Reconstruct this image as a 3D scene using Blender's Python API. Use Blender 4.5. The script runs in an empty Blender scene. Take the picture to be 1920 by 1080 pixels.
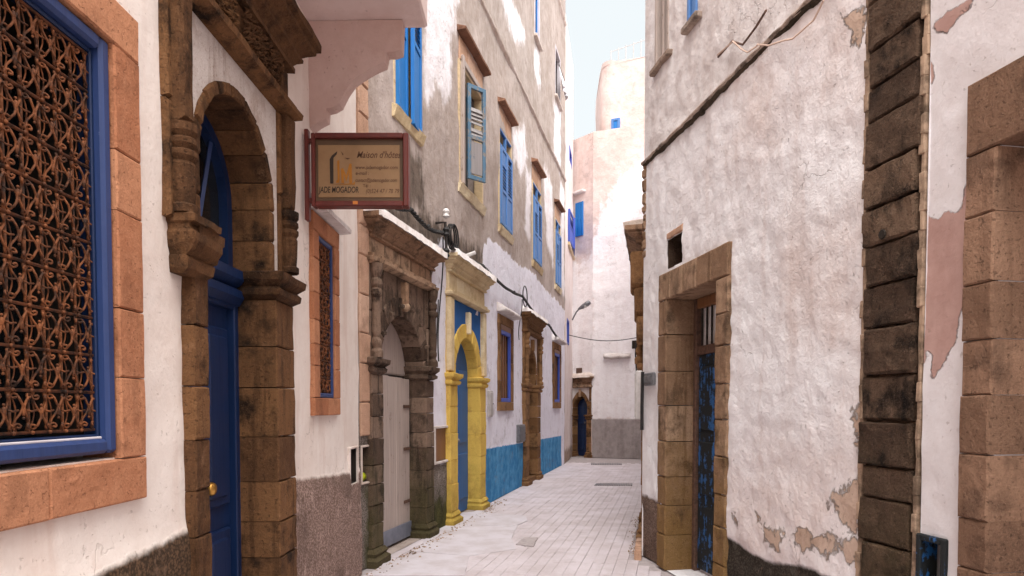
import bpy, math, random
import numpy as np
from mathutils import Vector, noise as mn

random.seed(7); rng = np.random.default_rng(7)
R = math.radians
S = bpy.context.scene
C = S.collection

# ------------------------------------------------------------------ camera, sky, sun, exposure
EYE = 1.5; FPX = 1280.0; TILT = R(2.0); SHIFT = 0.1405
cam = bpy.data.cameras.new('camera'); camo = bpy.data.objects.new('camera', cam); C.objects.link(camo)
cam.sensor_width = 36.0; cam.lens = 36.0 * FPX / 1920.0
cam.shift_y = SHIFT; cam.clip_start = 0.05; cam.clip_end = 3000
camo.location = (0, 0, EYE); camo.rotation_euler = (R(90) - TILT, 0, 0)
S.camera = camo

SUN_EL = R(62); SUN_AZ = R(158)          # azimuth clockwise from +Y: behind the camera, a little to the right
wd = bpy.data.worlds.new('World'); S.world = wd; wd.use_nodes = True
wn = wd.node_tree; wn.nodes.clear()
sky = wn.nodes.new('ShaderNodeTexSky'); sky.sky_type = 'NISHITA'; sky.sun_disc = False
sky.sun_elevation = SUN_EL; sky.sun_rotation = SUN_AZ; sky.air_density = 1.0; sky.dust_density = 6.0; sky.ozone_density = 1.0
hs = wn.nodes.new('ShaderNodeHueSaturation'); hs.inputs['Saturation'].default_value = 0.30; hs.inputs['Value'].default_value = 1.0
bg = wn.nodes.new('ShaderNodeBackground'); bg.inputs['Strength'].default_value = 0.15
wo = wn.nodes.new('ShaderNodeOutputWorld')
veil = wn.nodes.new('ShaderNodeMix'); veil.data_type = 'RGBA'; veil.inputs[0].default_value = 0.94      # thin even overcast over the clear sky
veil.inputs[7].default_value = (0.93, 0.995, 1.01, 1)
wn.links.new(sky.outputs[0], hs.inputs['Color']); wn.links.new(hs.outputs[0], veil.inputs[6]); wn.links.new(veil.outputs[2], bg.inputs[0]); wn.links.new(bg.outputs[0], wo.inputs[0])
sl = bpy.data.lights.new('sun', 'SUN'); sl.energy = 1.5; sl.angle = R(78); sl.color = (1.0, 0.96, 0.915)
so = bpy.data.objects.new('sun', sl); C.objects.link(so); so.location = (0, 0, 30)
sdir = Vector((math.sin(SUN_AZ) * math.cos(SUN_EL), math.cos(SUN_AZ) * math.cos(SUN_EL), math.sin(SUN_EL)))
so.rotation_euler = (-sdir).to_track_quat('-Z', 'Y').to_euler()
S.view_settings.view_transform = 'Standard'; S.view_settings.look = 'None'
S.view_settings.exposure = 2.56; S.view_settings.gamma = 1.0
S.render.engine = 'CYCLES'
S.cycles.max_bounces = 10; S.cycles.diffuse_bounces = 6; S.cycles.glossy_bounces = 3

# ------------------------------------------------------------------ helpers: planes, shapes, objects
def ray(px, py):
    cx = (px - 960) / FPX; cy = (540 - py) / FPX + 1.5 * SHIFT
    return np.array([cx, math.cos(TILT) + cy * math.sin(TILT), -math.sin(TILT) + cy * math.cos(TILT)])

class Wall:
    """A vertical plane: u along it (away from the viewer), v out into the lane, z up."""
    def __init__(s, p, q, side):
        s.p = np.array(p, float); d = np.array(q, float) - s.p; s.len = np.linalg.norm(d); s.d = d / s.len
        s.n = np.array([s.d[1], -s.d[0]]) if side == 'L' else np.array([-s.d[1], s.d[0]])
    def P(s, a):
        a = np.asarray(a, float)
        xy = s.p + a[:, :1] * s.d + a[:, 1:2] * s.n
        return np.column_stack([xy, a[:, 2]])
    def px(s, x, y, v=0.0):
        r = ray(x, y); o = s.p + s.n * v
        t = np.dot(o, s.n) / np.dot(r[:2], s.n)
        h = r * t
        return float(np.dot(h[:2] - s.p, s.d)), float(EYE + h[2])
    def u(s, x, y=765, v=0.0): return s.px(x, y, v)[0]
    def uy(s, Y): return (Y - s.p[1]) / s.d[1]

class G:
    def __init__(s): s.v = []; s.f = []
    def add(s, vs, fs):
        o = len(s.v); s.v += [tuple(map(float, a)) for a in vs]; s.f += [tuple(i + o for i in f) for f in fs]
        return s
    def box(s, u0, u1, v0, v1, z0, z1, b=0.0):
        if b <= 0:
            vs = [(u, v, z) for u in (u0, u1) for v in (v0, v1) for z in (z0, z1)]
            return s.add(vs, [(0, 1, 3, 2), (4, 6, 7, 5), (0, 4, 5, 1), (2, 3, 7, 6), (0, 2, 6, 4), (1, 5, 7, 3)])
        vs = []
        for u, du in ((u0, b), (u1, -b)):
            for v, dv in ((v0, b), (v1, -b)):
                for z, dz in ((z0, b), (z1, -b)):
                    vs += [(u, v + dv, z + dz), (u + du, v, z + dz), (u + du, v + dv, z)]
        def k(i, j, l, a): return (i * 4 + j * 2 + l) * 3 + a
        fs = []
        for a in range(3):
            for e in (0, 1):
                q = []
                for (m, n) in ((0, 0), (0, 1), (1, 1), (1, 0)):
                    ijl = [m, n]; ijl.insert(a, e); q.append(k(*ijl, a))
                fs.append(q)
        for i in (0, 1):
            for j in (0, 1):
                fs.append([k(0, i, j, 1), k(1, i, j, 1), k(1, i, j, 2), k(0, i, j, 2)])
                fs.append([k(i, 0, j, 0), k(i, 1, j, 0), k(i, 1, j, 2), k(i, 0, j, 2)])
                fs.append([k(i, j, 0, 0), k(i, j, 1, 0), k(i, j, 1, 1), k(i, j, 0, 1)])
                for l in (0, 1): fs.append([k(i, j, l, 0), k(i, j, l, 1), k(i, j, l, 2)])
        return s.add(vs, fs)
    def stone(s, u0, u1, v0, v1, z0, z1, b=.012, n=2, amp=.005, gap=.005, rot=0.0):
        u0 += gap / 2; u1 -= gap / 2; z0 += gap / 2; z1 -= gap / 2
        sd = random.uniform(0, 100); vs = []; fs = []
        def nz(u, z, k=0): return mn.noise(Vector((u * 9 + sd, z * 9, sd + k))) + .5 * mn.noise(Vector((u * 23 + sd, z * 23, sd + k)))
        for i in range(n + 1):
            for j in range(n + 1):
                u = u0 + b + (u1 - u0 - 2 * b) * i / n; z = z0 + b + (z1 - z0 - 2 * b) * j / n
                vs.append((u, v1 + amp * nz(u, z), z))
        for i in range(n):
            for j in range(n):
                a = i * (n + 1) + j; fs.append((a, a + n + 1, a + n + 2, a + 1))
        loop = [(i, 0) for i in range(n)] + [(n, j) for j in range(n)] + [(i, n) for i in range(n, 0, -1)] + [(0, j) for j in range(n, 0, -1)]
        base = len(vs); m = len(loop)
        for lev, vv in ((0, v1 - b), (1, v0)):
            for (i, j) in loop:
                u = u0 + (u1 - u0) * i / n; z = z0 + (z1 - z0) * j / n
                e = amp * .8 if lev == 0 else amp * .3
                vs.append((u + e * nz(u, z, 5), vv + (e * nz(u, z, 9) if lev == 0 else 0), z + e * nz(u, z, 7)))
        for q in range(m):
            r_ = (q + 1) % m
            a = loop[q][0] * (n + 1) + loop[q][1]; c = loop[r_][0] * (n + 1) + loop[r_][1]
            fs.append((a, c, base + r_, base + q)); fs.append((base + q, base + r_, base + m + r_, base + m + q))
        fs.append(tuple(base + m + q for q in range(m)))
        return s.add(vs, fs)
    def prism(s, poly, v0, v1, b=0.0):
        n = len(poly); cu = sum(p[0] for p in poly) / n; cz = sum(p[1] for p in poly) / n; vs = []
        if b > 0:
            for (u, z) in poly:
                L = math.hypot(cu - u, cz - z) or 1
                vs.append((u + (cu - u) / L * b * 1.3, v1, z + (cz - z) / L * b * 1.3))
        vs += [(u, v1 - b, z) for u, z in poly] + [(u, v0, z) for u, z in poly]
        k = 3 if b > 0 else 2; fs = [tuple(range(n)), tuple(range((k - 1) * n, k * n))]
        for l in range(k - 1):
            for i in range(n):
                j = (i + 1) % n; fs.append((l * n + i, l * n + j, (l + 1) * n + j, (l + 1) * n + i))
        return s.add(vs, fs)
    def sweep(s, prof, u0, u1, vb=0.0, nseg=1, ov=1.0, v00=0.0):
        """moulding: profile [(v, z)] run along u with mitred returns at both ends"""
        rings = []; vs = []; m = nseg + 3
        for (v, z) in prof:
            o = (v - v00) * ov
            pts = [(u0 - o, vb, z)] + [(u0 - o + (u1 - u0 + 2 * o) * i / nseg, v, z) for i in range(nseg + 1)] + [(u1 + o, vb, z)]
            vs += pts
        fs = []
        for k in range(len(prof) - 1):
            for i in range(m - 1):
                fs.append((k * m + i, k * m + i + 1, (k + 1) * m + i + 1, (k + 1) * m + i))
        fs.append(tuple(range(m))); fs.append(tuple((len(prof) - 1) * m + i for i in range(m)))
        return s.add(vs, fs)
    def lathe(s, u, v, prof, n=10, half=False):
        vs = []; fs = []
        for (r_, z) in prof:
            for i in range(n):
                a = 2 * math.pi * i / n; vs.append((u + r_ * math.cos(a), v + r_ * math.sin(a), z))
        for k in range(len(prof) - 1):
            for i in range(n):
                j = (i + 1) % n; fs.append((k * n + i, k * n + j, (k + 1) * n + j, (k + 1) * n + i))
        fs.append(tuple(range(n))); fs.append(tuple((len(prof) - 1) * n + i for i in range(n)))
        return s.add(vs, fs)
    def tube(s, pts, r, n=6, cap=True):
        P = np.array(pts, float); m = len(P); T = np.gradient(P, axis=0); T /= (np.linalg.norm(T, axis=1)[:, None] + 1e-9)
        ref = np.array([0, 0, 1.0]) if abs(T[0][2]) < .9 else np.array([1.0, 0, 0])
        A = np.cross(T[0], ref); A /= np.linalg.norm(A); vs = []
        for i in range(m):
            A = A - T[i] * np.dot(A, T[i]); A /= (np.linalg.norm(A) + 1e-9); B = np.cross(T[i], A)
            rr = r[i] if hasattr(r, '__len__') else r
            for k in range(n):
                a = 2 * math.pi * k / n; vs.append(P[i] + rr * (math.cos(a) * A + math.sin(a) * B))
        fs = [(i * n + k, i * n + (k + 1) % n, (i + 1) * n + (k + 1) % n, (i + 1) * n + k) for i in range(m - 1) for k in range(n)]
        if cap: fs += [tuple(range(n)), tuple((m - 1) * n + k for k in range(n))]
        return s.add(vs, fs)
    def ball(s, u, v, z, r, n=8, sz=1.0):
        prof = [(max(1e-4, r * math.sin(math.pi * k / 6)), z - r * sz * math.cos(math.pi * k / 6)) for k in range(7)]
        return s.lathe(u, v, prof, n)

LOC = {}
def root_loc(o):
    while o.parent: o = o.parent
    return LOC.get(o.name, np.zeros(3))
def empty(name, parent=None, loc=(0, 0, 0)):
    o = bpy.data.objects.new(name, None); o.empty_display_size = .2; C.objects.link(o)
    if parent: o.parent = parent
    else: o.location = loc; LOC[o.name] = np.array(loc, float)
    return o
def thing(name, label, cat, loc, group=None):
    o = empty(name, None, loc); o['label'] = label; o['category'] = cat
    if group: o['group'] = group
    return o
def tag(o, label=None, cat=None, group=None, kind=None):
    for k, v in (('label', label), ('category', cat), ('group', group), ('kind', kind)):
        if v: o[k] = v
    return o
def obj(name, g, mat, parent=None, W=None, erode=0, escale=6.0, smooth=False, loc=None, label=None):
    P = np.array(g.v, float)
    if W is not None: P = W.P(P)
    if erode:
        for i in range(len(P)):
            q = Vector(P[i]) * escale
            P[i] += np.array(mn.noise_vector(q)) * erode + np.array(mn.noise_vector(q * 3.1)) * erode * .4
    L = root_loc(parent) if parent else (np.array(loc, float) if loc is not None else np.zeros(3))
    me = bpy.data.meshes.new(name); me.from_pydata((P - L).tolist(), [], g.f); me.update()
    me.materials.append(mat)
    if smooth: me.polygons.foreach_set('use_smooth', [True] * len(me.polygons))
    o = bpy.data.objects.new(name, me); C.objects.link(o)
    if parent: o.parent = parent
    else: o.location = L; LOC[o.name] = L
    if label: o['label'] = label
    return o

def fbm(x, y, z, o=4): return mn.fractal(Vector((x, y, z)), 1.0, 2.0, o)

def sdf_poly(poly, U, Z):
    """signed distance (positive inside) of points to a polygon, metres"""
    P = np.array(poly, float); n = len(P); d = np.full(U.shape, 1e9); ins = np.zeros(U.shape, bool)
    for i in range(n):
        a = P[i]; b = P[(i + 1) % n]; e = b - a; wx = U - a[0]; wz = Z - a[1]
        t = np.clip((wx * e[0] + wz * e[1]) / (e @ e + 1e-12), 0, 1)
        d = np.minimum(d, np.hypot(wx - e[0] * t, wz - e[1] * t))
        c = ((a[1] > Z) != (b[1] > Z)) & (U < (b[0] - a[0]) * (Z - a[1]) / ((b[1] - a[1]) or 1e-9) + a[0])
        ins ^= c
    return np.where(ins, d, -d)
def field_px(W, *polys):
    ps = [[W.px(x, y) for x, y in p] for p in polys]
    def f(U, Z):
        r_ = np.full(U.shape, -9.0)
        for p in ps: r_ = np.maximum(r_, sdf_poly(p, U, Z))
        return r_
    return f

def wall_grid(name, W, u0, u1, z0, z1, step, holes, mat, parent, fields={}, disp=None, back=.3, top=None):
    def lines(a, b, edges):
        e = sorted(set([a, b] + [x for x in edges if a < x < b])); out = []
        for p, q in zip(e[:-1], e[1:]):
            k = max(1, int(round((q - p) / step))); out += list(np.linspace(p, q, k + 1)[:-1])
        return np.array(out + [b])
    us = lines(u0, u1, [h[i] for h in holes for i in (0, 1)]); zs = lines(z0, z1, [h[i] for h in holes for i in (2, 3)])
    U, Z = np.meshgrid(us, zs, indexing='ij'); nu, nz = U.shape
    V = disp(U, Z) if disp else np.zeros(U.shape)
    cu = (us[:-1] + us[1:]) / 2; cz = (zs[:-1] + zs[1:]) / 2
    keep = np.ones((nu - 1, nz - 1), bool)
    for h in holes: keep &= ~(((cu > h[0]) & (cu < h[1]))[:, None] & ((cz > h[2]) & (cz < h[3]))[None, :])
    if top is not None: keep &= cz[None, :] < top(cu)[:, None]
    I = (np.arange(nu)[:, None] * nz + np.arange(nz)[None, :])
    q = np.stack([I[:-1, :-1], I[1:, :-1], I[1:, 1:], I[:-1, 1:]], -1)[keep]
    g = G(); g.v = np.column_stack([U.ravel(), V.ravel(), Z.ravel()]).tolist(); g.f = [tuple(int(i) for i in r_) for r_ in q]
    for h in holes:                                       # reveals and the back of each opening
        a, b, c, d, dep = h
        o = len(g.v); m = .03
        g.v += [(a, m, c), (b, m, c), (b, m, d), (a, m, d), (a, -dep, c), (b, -dep, c), (b, -dep, d), (a, -dep, d)]
        g.f += [(o, o + 1, o + 5, o + 4), (o + 1, o + 2, o + 6, o + 5), (o + 2, o + 3, o + 7, o + 6), (o + 3, o, o + 4, o + 7), (o + 4, o + 5, o + 6, o + 7)]
        # keep reveal edge just behind the face
        for k in range(4): g.v[o + k] = (g.v[o + k][0], -.002, g.v[o + k][2])
    o = len(g.v)                                          # returns at both ends, so the wall has depth
    g.v += [(u0, 0, z0), (u0, 0, z1), (u0, -back, z1), (u0, -back, z0), (u1, 0, z0), (u1, 0, z1), (u1, -back, z1), (u1, -back, z0)]
    g.f += [(o, o + 1, o + 2, o + 3), (o + 4, o + 5, o + 6, o + 7), (o + 3, o + 2, o + 6, o + 7)]
    ob = obj(name, g, mat, parent, W)
    nv = len(g.v)
    for fn, ff in fields.items():
        a = ob.data.attributes.new(fn, 'FLOAT', 'POINT'); val = np.full(nv, -1.0, np.float32)
        val[:nu * nz] = np.clip(ff(U, Z), -2, 2).ravel(); a.data.foreach_set('value', val)
    sm = np.zeros(len(g.f), bool); sm[:len(q)] = True
    ob.data.polygons.foreach_set('use_smooth', sm.tolist())
    return ob

# ------------------------------------------------------------------ materials
def lin(*c): return tuple(((x / 255) / 12.92 if x / 255 <= .04045 else ((x / 255 + .055) / 1.055) ** 2.4) for x in c)
class M:
    def __init__(s, name):
        s.m = bpy.data.materials.new(name); s.m.use_nodes = True; s.t = s.m.node_tree; s.t.nodes.clear()
        s.out = s.n('ShaderNodeOutputMaterial'); s.b = s.n('ShaderNodeBsdfPrincipled'); s.link(s.b.outputs[0], s.out.inputs[0])
        s.pos = s.n('ShaderNodeNewGeometry').outputs['Position']
    def n(s, t): return s.t.nodes.new(t)
    def link(s, a, b): s.t.links.new(a, b)
    def set(s, sock, val):
        if hasattr(val, 'is_output'): s.link(val, sock)
        elif isinstance(val, tuple) and len(val) == 3 and sock.type == 'RGBA': sock.default_value = (*val, 1)
        else: sock.default_value = val
    def map(s, scale=(1, 1, 1), rot=(0, 0, 0), src=None):
        k = s.n('ShaderNodeMapping'); k.inputs['Scale'].default_value = scale; k.inputs['Rotation'].default_value = rot
        s.link(src or s.pos, k.inputs[0]); return k.outputs[0]
    def noise(s, scale, detail=5, rough=.55, vec=None, dist=0.0):
        k = s.n('ShaderNodeTexNoise'); k.inputs['Scale'].default_value = scale; k.inputs['Detail'].default_value = detail
        k.inputs['Roughness'].default_value = rough; k.inputs['Distortion'].default_value = dist
        s.link(vec or s.pos, k.inputs['Vector']); return k.outputs[0]
    def vor(s, scale, vec=None, feat='F1'):
        k = s.n('ShaderNodeTexVoronoi'); k.feature = feat; k.inputs['Scale'].default_value = scale; s.link(vec or s.pos, k.inputs['Vector']); return k.outputs['Distance']
    def math(s, op, a, b=0.0, c=None):
        k = s.n('ShaderNodeMath'); k.operation = op; s.set(k.inputs[0], a); s.set(k.inputs[1], b)
        if c is not None: s.set(k.inputs[2], c)
        return k.outputs[0]
    def step(s, x, lo, hi):
        k = s.n('ShaderNodeMapRange'); k.interpolation_type = 'SMOOTHSTEP'; s.set(k.inputs[0], x); k.inputs[1].default_value = lo; k.inputs[2].default_value = hi
        return k.outputs[0]
    def mix(s, f, a, b, mode='MIX'):
        k = s.n('ShaderNodeMix'); k.data_type = 'RGBA'; k.blend_type = mode; s.set(k.inputs[0], f); s.set(k.inputs[6], a); s.set(k.inputs[7], b); return k.outputs[2]
    def attr(s, name):
        k = s.n('ShaderNodeAttribute'); k.attribute_name = name; return k.outputs['Fac']
    def rand(s): return s.n('ShaderNodeObjectInfo').outputs['Random']
    def zpos(s):
        k = s.n('ShaderNodeSeparateXYZ'); s.link(s.pos, k.inputs[0]); return k.outputs[2]
    def bump(s, h, strength=.5, dist=.02, nrm=None):
        k = s.n('ShaderNodeBump'); k.inputs['Strength'].default_value = strength; k.inputs['Distance'].default_value = dist
        s.link(h, k.inputs['Height'])
        if nrm is not None: s.link(nrm, k.inputs['Normal'])
        return k.outputs[0]
    def done(s, col, rough=.85, nrm=None, metal=0.0, spec=.3):
        s.set(s.b.inputs['Base Color'], col); s.set(s.b.inputs['Roughness'], rough); s.b.inputs['Metallic'].default_value = metal
        s.b.inputs['Specular IOR Level'].default_value = spec
        if nrm is not None: s.link(nrm, s.b.inputs['Normal'])
        return s.m

def plaster(name, c1, c2, layers=(), bumpd=.012, fine=1.0, streak=None, lump=4.0, crack=.5, blot=.06):
    """old limewash: two tones of the render coat, then painted / peeled layers by wall attribute"""
    m = M(name)
    big = m.noise(1.3, 6, .6); mid = m.noise(7, 6, .65); col = m.mix(m.step(m.math('ADD', m.math('MULTIPLY', big, .7), m.math('MULTIPLY', mid, .5)), .42, .78), c1, c2)
    st = m.noise(1.0, 5, .6, m.map((5, 5, .55)))
    if streak: col = m.mix(m.math('MULTIPLY', m.step(st, .52, .72), streak[1]), col, streak[0])
    h = m.math('MULTIPLY', m.noise(lump, 5, .6), 1.2)
    h = m.math('ADD', h, m.math('MULTIPLY', m.noise(38, 4, .6), .22 * fine))
    h = m.math('ADD', h, m.math('MULTIPLY', m.noise(120, 3, .6), .10 * fine))
    for L in layers:
        a, k1, k2, amp, sc, soft, hb = L[:7]; rough_t = L[7] if len(L) > 7 else 0
        x = m.math('ADD', m.attr(a), m.math('MULTIPLY', m.math('SUBTRACT', m.noise(sc, 7, .68), .5), amp))
        if len(L) > 8: x = m.math('ADD', x, m.math('MULTIPLY', m.math('SUBTRACT', m.noise(1.0, 6, .65, m.map((9, 9, .9))), .5), L[8]))
        f = m.step(x, -soft, soft)
        if rough_t:                      # roughcast: coarse pitted aggregate
            vv = m.vor(70); nn = m.noise(55, 4, .7); lc = m.mix(m.step(m.math('ADD', m.math('MULTIPLY', vv, .5), m.math('MULTIPLY', nn, .6)), .35, .68), k1, k2); lc = m.mix(m.math('MULTIPLY', m.step(m.noise(2.4, 7, .7), .48, .66), .55), lc, tuple(x * .55 for x in k2)); lc = m.mix(m.math('MULTIPLY', m.step(m.noise(6.5, 6, .7), .56, .68), .5), lc, tuple(min(1, x * 1.35 + .04) for x in k1))
            h = m.math('ADD', h, m.math('MULTIPLY', m.math('MULTIPLY', m.noise(48, 5, .75), f), rough_t))
        else: lc = m.mix(m.step(m.math('ADD', m.math('MULTIPLY', mid, .6), m.math('MULTIPLY', st, .5)), .42, .72), k1, k2)
        col = m.mix(f, col, lc); h = m.math('ADD', h, m.math('MULTIPLY', f, hb))
    dist = m.n('ShaderNodeVectorMath'); dist.operation = 'ADD'; nv = m.n('ShaderNodeTexNoise'); nv.inputs['Scale'].default_value = 5.0; nv.inputs['Detail'].default_value = 4; m.link(m.pos, nv.inputs['Vector'])
    sc_ = m.n('ShaderNodeVectorMath'); sc_.operation = 'SCALE'; m.link(nv.outputs['Color'], sc_.inputs[0]); sc_.inputs['Scale'].default_value = .35
    m.link(m.pos, dist.inputs[0]); m.link(sc_.outputs[0], dist.inputs[1])
    ce = m.vor(1.7, dist.outputs[0], 'DISTANCE_TO_EDGE'); ck = m.math('MULTIPLY', m.math('SUBTRACT', 1.0, m.step(ce, .002, .009)), m.step(m.noise(1.1, 3, .5), .56, .64))
    ck = m.math('MULTIPLY', ck, crack); h = m.math('SUBTRACT', h, m.math('MULTIPLY', ck, .5)); col = m.mix(m.math('MULTIPLY', ck, .55), col, lin(96, 78, 68))
    pit = m.step(m.noise(31, 4, .6, m.map((1, 1, 1.0), (.6, 0, .5))), .655, .71); h = m.math('SUBTRACT', h, m.math('MULTIPLY', pit, .28 * fine)); col = m.mix(m.math('MULTIPLY', pit, .16 * fine), col, lin(150, 122, 108))
    bl = m.step(m.noise(3.6, 8, .78), .54, .66); col = m.mix(m.math('MULTIPLY', bl, blot), col, lin(126, 106, 94))
    spots = m.step(m.noise(26, 3, .5), .70, .76)
    col = m.mix(m.math('MULTIPLY', spots, .35), col, lin(120, 100, 88))
    return m.done(col, .92, m.bump(h, .9, bumpd), spec=.15)

def stone(name, c1, c2, dark, damt=.5, moss=None, mossz=(.2, 1.1), bumpd=.016, streak=None, grain=1.0):
    m = M(name); r_ = m.rand()
    off = m.n('ShaderNodeVectorMath'); off.operation = 'ADD'; cmb = m.n('ShaderNodeCombineXYZ')
    for i in range(3): m.link(m.math('MULTIPLY', r_, 37.0 + 11 * i), cmb.inputs[i])
    m.link(m.pos, off.inputs[0]); m.link(cmb.outputs[0], off.inputs[1]); vec = off.outputs[0]
    big = m.noise(3.2, 6, .65, vec); mid = m.noise(14, 6, .7, vec)
    col = m.mix(m.step(m.math('ADD', m.math('MULTIPLY', mid, .6), m.math('MULTIPLY', r_, .5)), .3, .75), c1, c2)
    col = m.mix(m.math('MULTIPLY', m.step(big, .50, .68), damt), col, dark)
    if streak:
        st = m.noise(1.0, 6, .65, m.map((11, 11, .8))); col = m.mix(m.math('MULTIPLY', m.step(st, .50, .66), streak[1]), col, streak[0])
    lite = m.step(m.noise(9, 7, .75, vec), .58, .70); col = m.mix(m.math('MULTIPLY', lite, .35), col, tuple(min(1, x * 1.45 + .03) for x in c1))
    if moss:
        f = m.math('SUBTRACT', 1.0, m.step(m.math('ADD', m.zpos(), m.math('MULTIPLY', m.math('SUBTRACT', m.noise(4, 6, .7), .5), 1.6)), *mossz))
        col = m.mix(m.math('MULTIPLY', f, .85), col, moss)
    pits = m.step(m.noise(60, 3, .6), .60, .70); col = m.mix(m.math('MULTIPLY', pits, .45), col, dark)
    h = m.math('ADD', m.math('MULTIPLY', m.noise(16, 6, .7, vec), 1.0), m.math('MULTIPLY', m.noise(75, 4, .65), .3 * grain))
    h = m.math('SUBTRACT', h, m.math('MULTIPLY', pits, .35)); h = m.math('ADD', h, m.math('MULTIPLY', m.noise(190, 4, .7), .12 * grain))
    spk = m.noise(130, 4, .7); col = m.mix(m.math('MULTIPLY', m.step(spk, .52, .68), .28), col, dark); col = m.mix(m.math('MULTIPLY', m.math('SUBTRACT', 1.0, m.step(spk, .34, .45)), .22), col, tuple(min(1, x * 1.5 + .04) for x in c1))
    stn = m.noise(1.0, 7, .72, m.map((4.5, 4.5, 2.2))); col = m.mix(m.math('MULTIPLY', m.step(stn, .53, .66), damt * .55), col, tuple(x * .75 for x in dark))
    return m.done(col, .92, m.bump(h, .9, bumpd), spec=.15)

def paintwood(name, col, wear, amt=.5, vert=True, rough=.5, bumpd=.003, dirt=lin(40, 30, 25)):
    m = M(name); g = m.noise(1.0, 6, .65, m.map((30, 30, 1.6) if vert else (3, 3, 30)))
    n = m.noise(9, 7, .7); c = m.mix(m.step(g, .35, .7), col, tuple(x * .78 for x in col))
    x = m.math('ADD', m.math('MULTIPLY', n, .65), m.math('MULTIPLY', g, .4))
    w = m.step(x, .78 - .3 * amt, .82 - .3 * amt); c = m.mix(w, c, wear)
    c = m.mix(m.math('MULTIPLY', m.step(m.noise(3, 5, .7), .55, .75), .3), c, dirt)
    h = m.math('SUBTRACT', g, m.math('MULTIPLY', w, .5))
    return m.done(c, m.math('ADD', m.math('MULTIPLY', w, .3), rough), m.bump(h, .6, bumpd), spec=.4)

def simple(name, c1, c2=None, rough=.7, sc=12, bumpd=.002, metal=0.0, spec=.3):
    m = M(name); c2 = c2 or tuple(x * .7 for x in c1); n = m.noise(sc, 6, .65)
    return m.done(m.mix(m.step(n, .35, .68), c1, c2), rough, m.bump(m.noise(sc * 5, 4, .6), .5, bumpd), metal, spec)

WH = lin(232, 226, 224); WH2 = lin(214, 204, 200)
MT = {}
MT['stoneA'] = stone('brown_portal_stone', lin(116, 82, 54), lin(86, 59, 39), lin(25, 18, 14), .95, streak=(lin(52, 34, 22), .6))
MT['stoneAw'] = stone('white_streaked_stone', lin(236, 230, 228), lin(212, 202, 196), lin(150, 112, 86), .4, streak=(lin(128, 96, 74), .5))
MT['stoneW'] = stone('orange_sandstone', lin(184, 130, 98), lin(164, 108, 78), lin(112, 72, 52), .55, bumpd=.008)
MT['stoneDark'] = stone('blackened_portal_stone', lin(132, 110, 95), lin(84, 67, 56), lin(22, 18, 15), .95, moss=lin(74, 68, 44), mossz=(.1, 1.3), streak=(lin(34, 28, 24), .75))
MT['stoneDarkTop'] = stone('grey_brown_portal_stone', lin(186, 156, 130), lin(150, 118, 94), lin(58, 46, 38), .8, streak=(lin(60, 48, 40), .6))
MT['stoneYel'] = stone('yellow_painted_stone', lin(224, 190, 98), lin(214, 178, 90), lin(164, 122, 66), .5, moss=lin(138, 120, 50), mossz=(-.3, .75))
MT['stoneCream'] = stone('cream_portal_stone', lin(228, 212, 180), lin(212, 190, 152), lin(168, 138, 102), .55)
MT['stoneBr'] = stone('tan_door_stone', lin(148, 112, 78), lin(116, 84, 56), lin(60, 43, 31), .8)
MT['stoneE'] = stone('tan_frame_stone', lin(166, 137, 113), lin(134, 106, 84), lin(68, 52, 40), .85, moss=lin(124, 94, 52), mossz=(.2, 1.6), bumpd=.016, streak=(lin(92, 66, 42), .6))
MT['stoneF'] = stone('brown_frame_stone', lin(150, 118, 97), lin(124, 96, 78), lin(78, 58, 47), .7, bumpd=.016, streak=(lin(96, 70, 54), .4))
MT['stoneQ'] = stone('dark_quoin_stone', lin(126, 102, 84), lin(84, 66, 54), lin(22, 17, 14), 1.0, moss=lin(82, 68, 48), mossz=(.0, 1.6), bumpd=.04, grain=2.5)
MT['stonePink'] = stone('pink_quoin_stone', lin(206, 172, 150), lin(190, 152, 128), lin(142, 112, 92), .5)
MT['blueDoor'] = paintwood('navy_blue_paint', lin(13, 37, 76), lin(26, 54, 96), .38, rough=.45, dirt=lin(10, 26, 60))
MT['blueMid'] = paintwood('mid_blue_paint', lin(28, 92, 152), lin(22, 70, 120), .3, rough=.45, dirt=lin(16, 50, 90))
MT['lintel'] = stone('reddish_lintel_slab', lin(156, 116, 94), lin(128, 92, 74), lin(76, 54, 44), .7)
MT['blueFrame'] = paintwood('blue_frame_paint', lin(42, 62, 110), lin(84, 98, 138), .45, rough=.5, dirt=lin(40, 50, 90))
MT['blueShut'] = paintwood('bright_blue_paint', lin(30, 118, 192), lin(96, 152, 204), .42, rough=.55, dirt=lin(24, 90, 160))
MT['blueShutPale'] = paintwood('pale_blue_paint', lin(84, 130, 190), lin(150, 170, 198), .5, dirt=lin(70, 90, 130))
MT['blueViolet'] = paintwood('violet_blue_paint', lin(70, 92, 186), lin(60, 76, 160), .2, dirt=lin(50, 60, 130))
MT['bluePeel'] = paintwood('peeling_blue_paint', lin(36, 92, 150), lin(24, 28, 30), 1.05, rough=.5, dirt=lin(15, 22, 30))
MT['blueWorn'] = paintwood('worn_blue_paint', lin(84, 116, 140), lin(128, 122, 118), .8, dirt=lin(70, 66, 64))
MT['bluePanel'] = plaster('blue_painted_panel', lin(54, 104, 168), lin(44, 90, 150), bumpd=.004)
MT['wood'] = paintwood('weathered_pale_wood', lin(180, 164, 156), lin(136, 118, 106), .55, dirt=lin(120, 104, 96), bumpd=.008)
MT['greyWood'] = paintwood('grey_weathered_wood', lin(146, 140, 140), lin(104, 108, 118), .6, dirt=lin(80, 76, 78))
MT['woodBr'] = paintwood('brown_wood', lin(134, 92, 60), lin(94, 64, 44), .5)
MT['woodYel'] = paintwood('yellowish_sill_wood', lin(206, 182, 146), lin(164, 134, 100), .55, vert=False)
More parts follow.
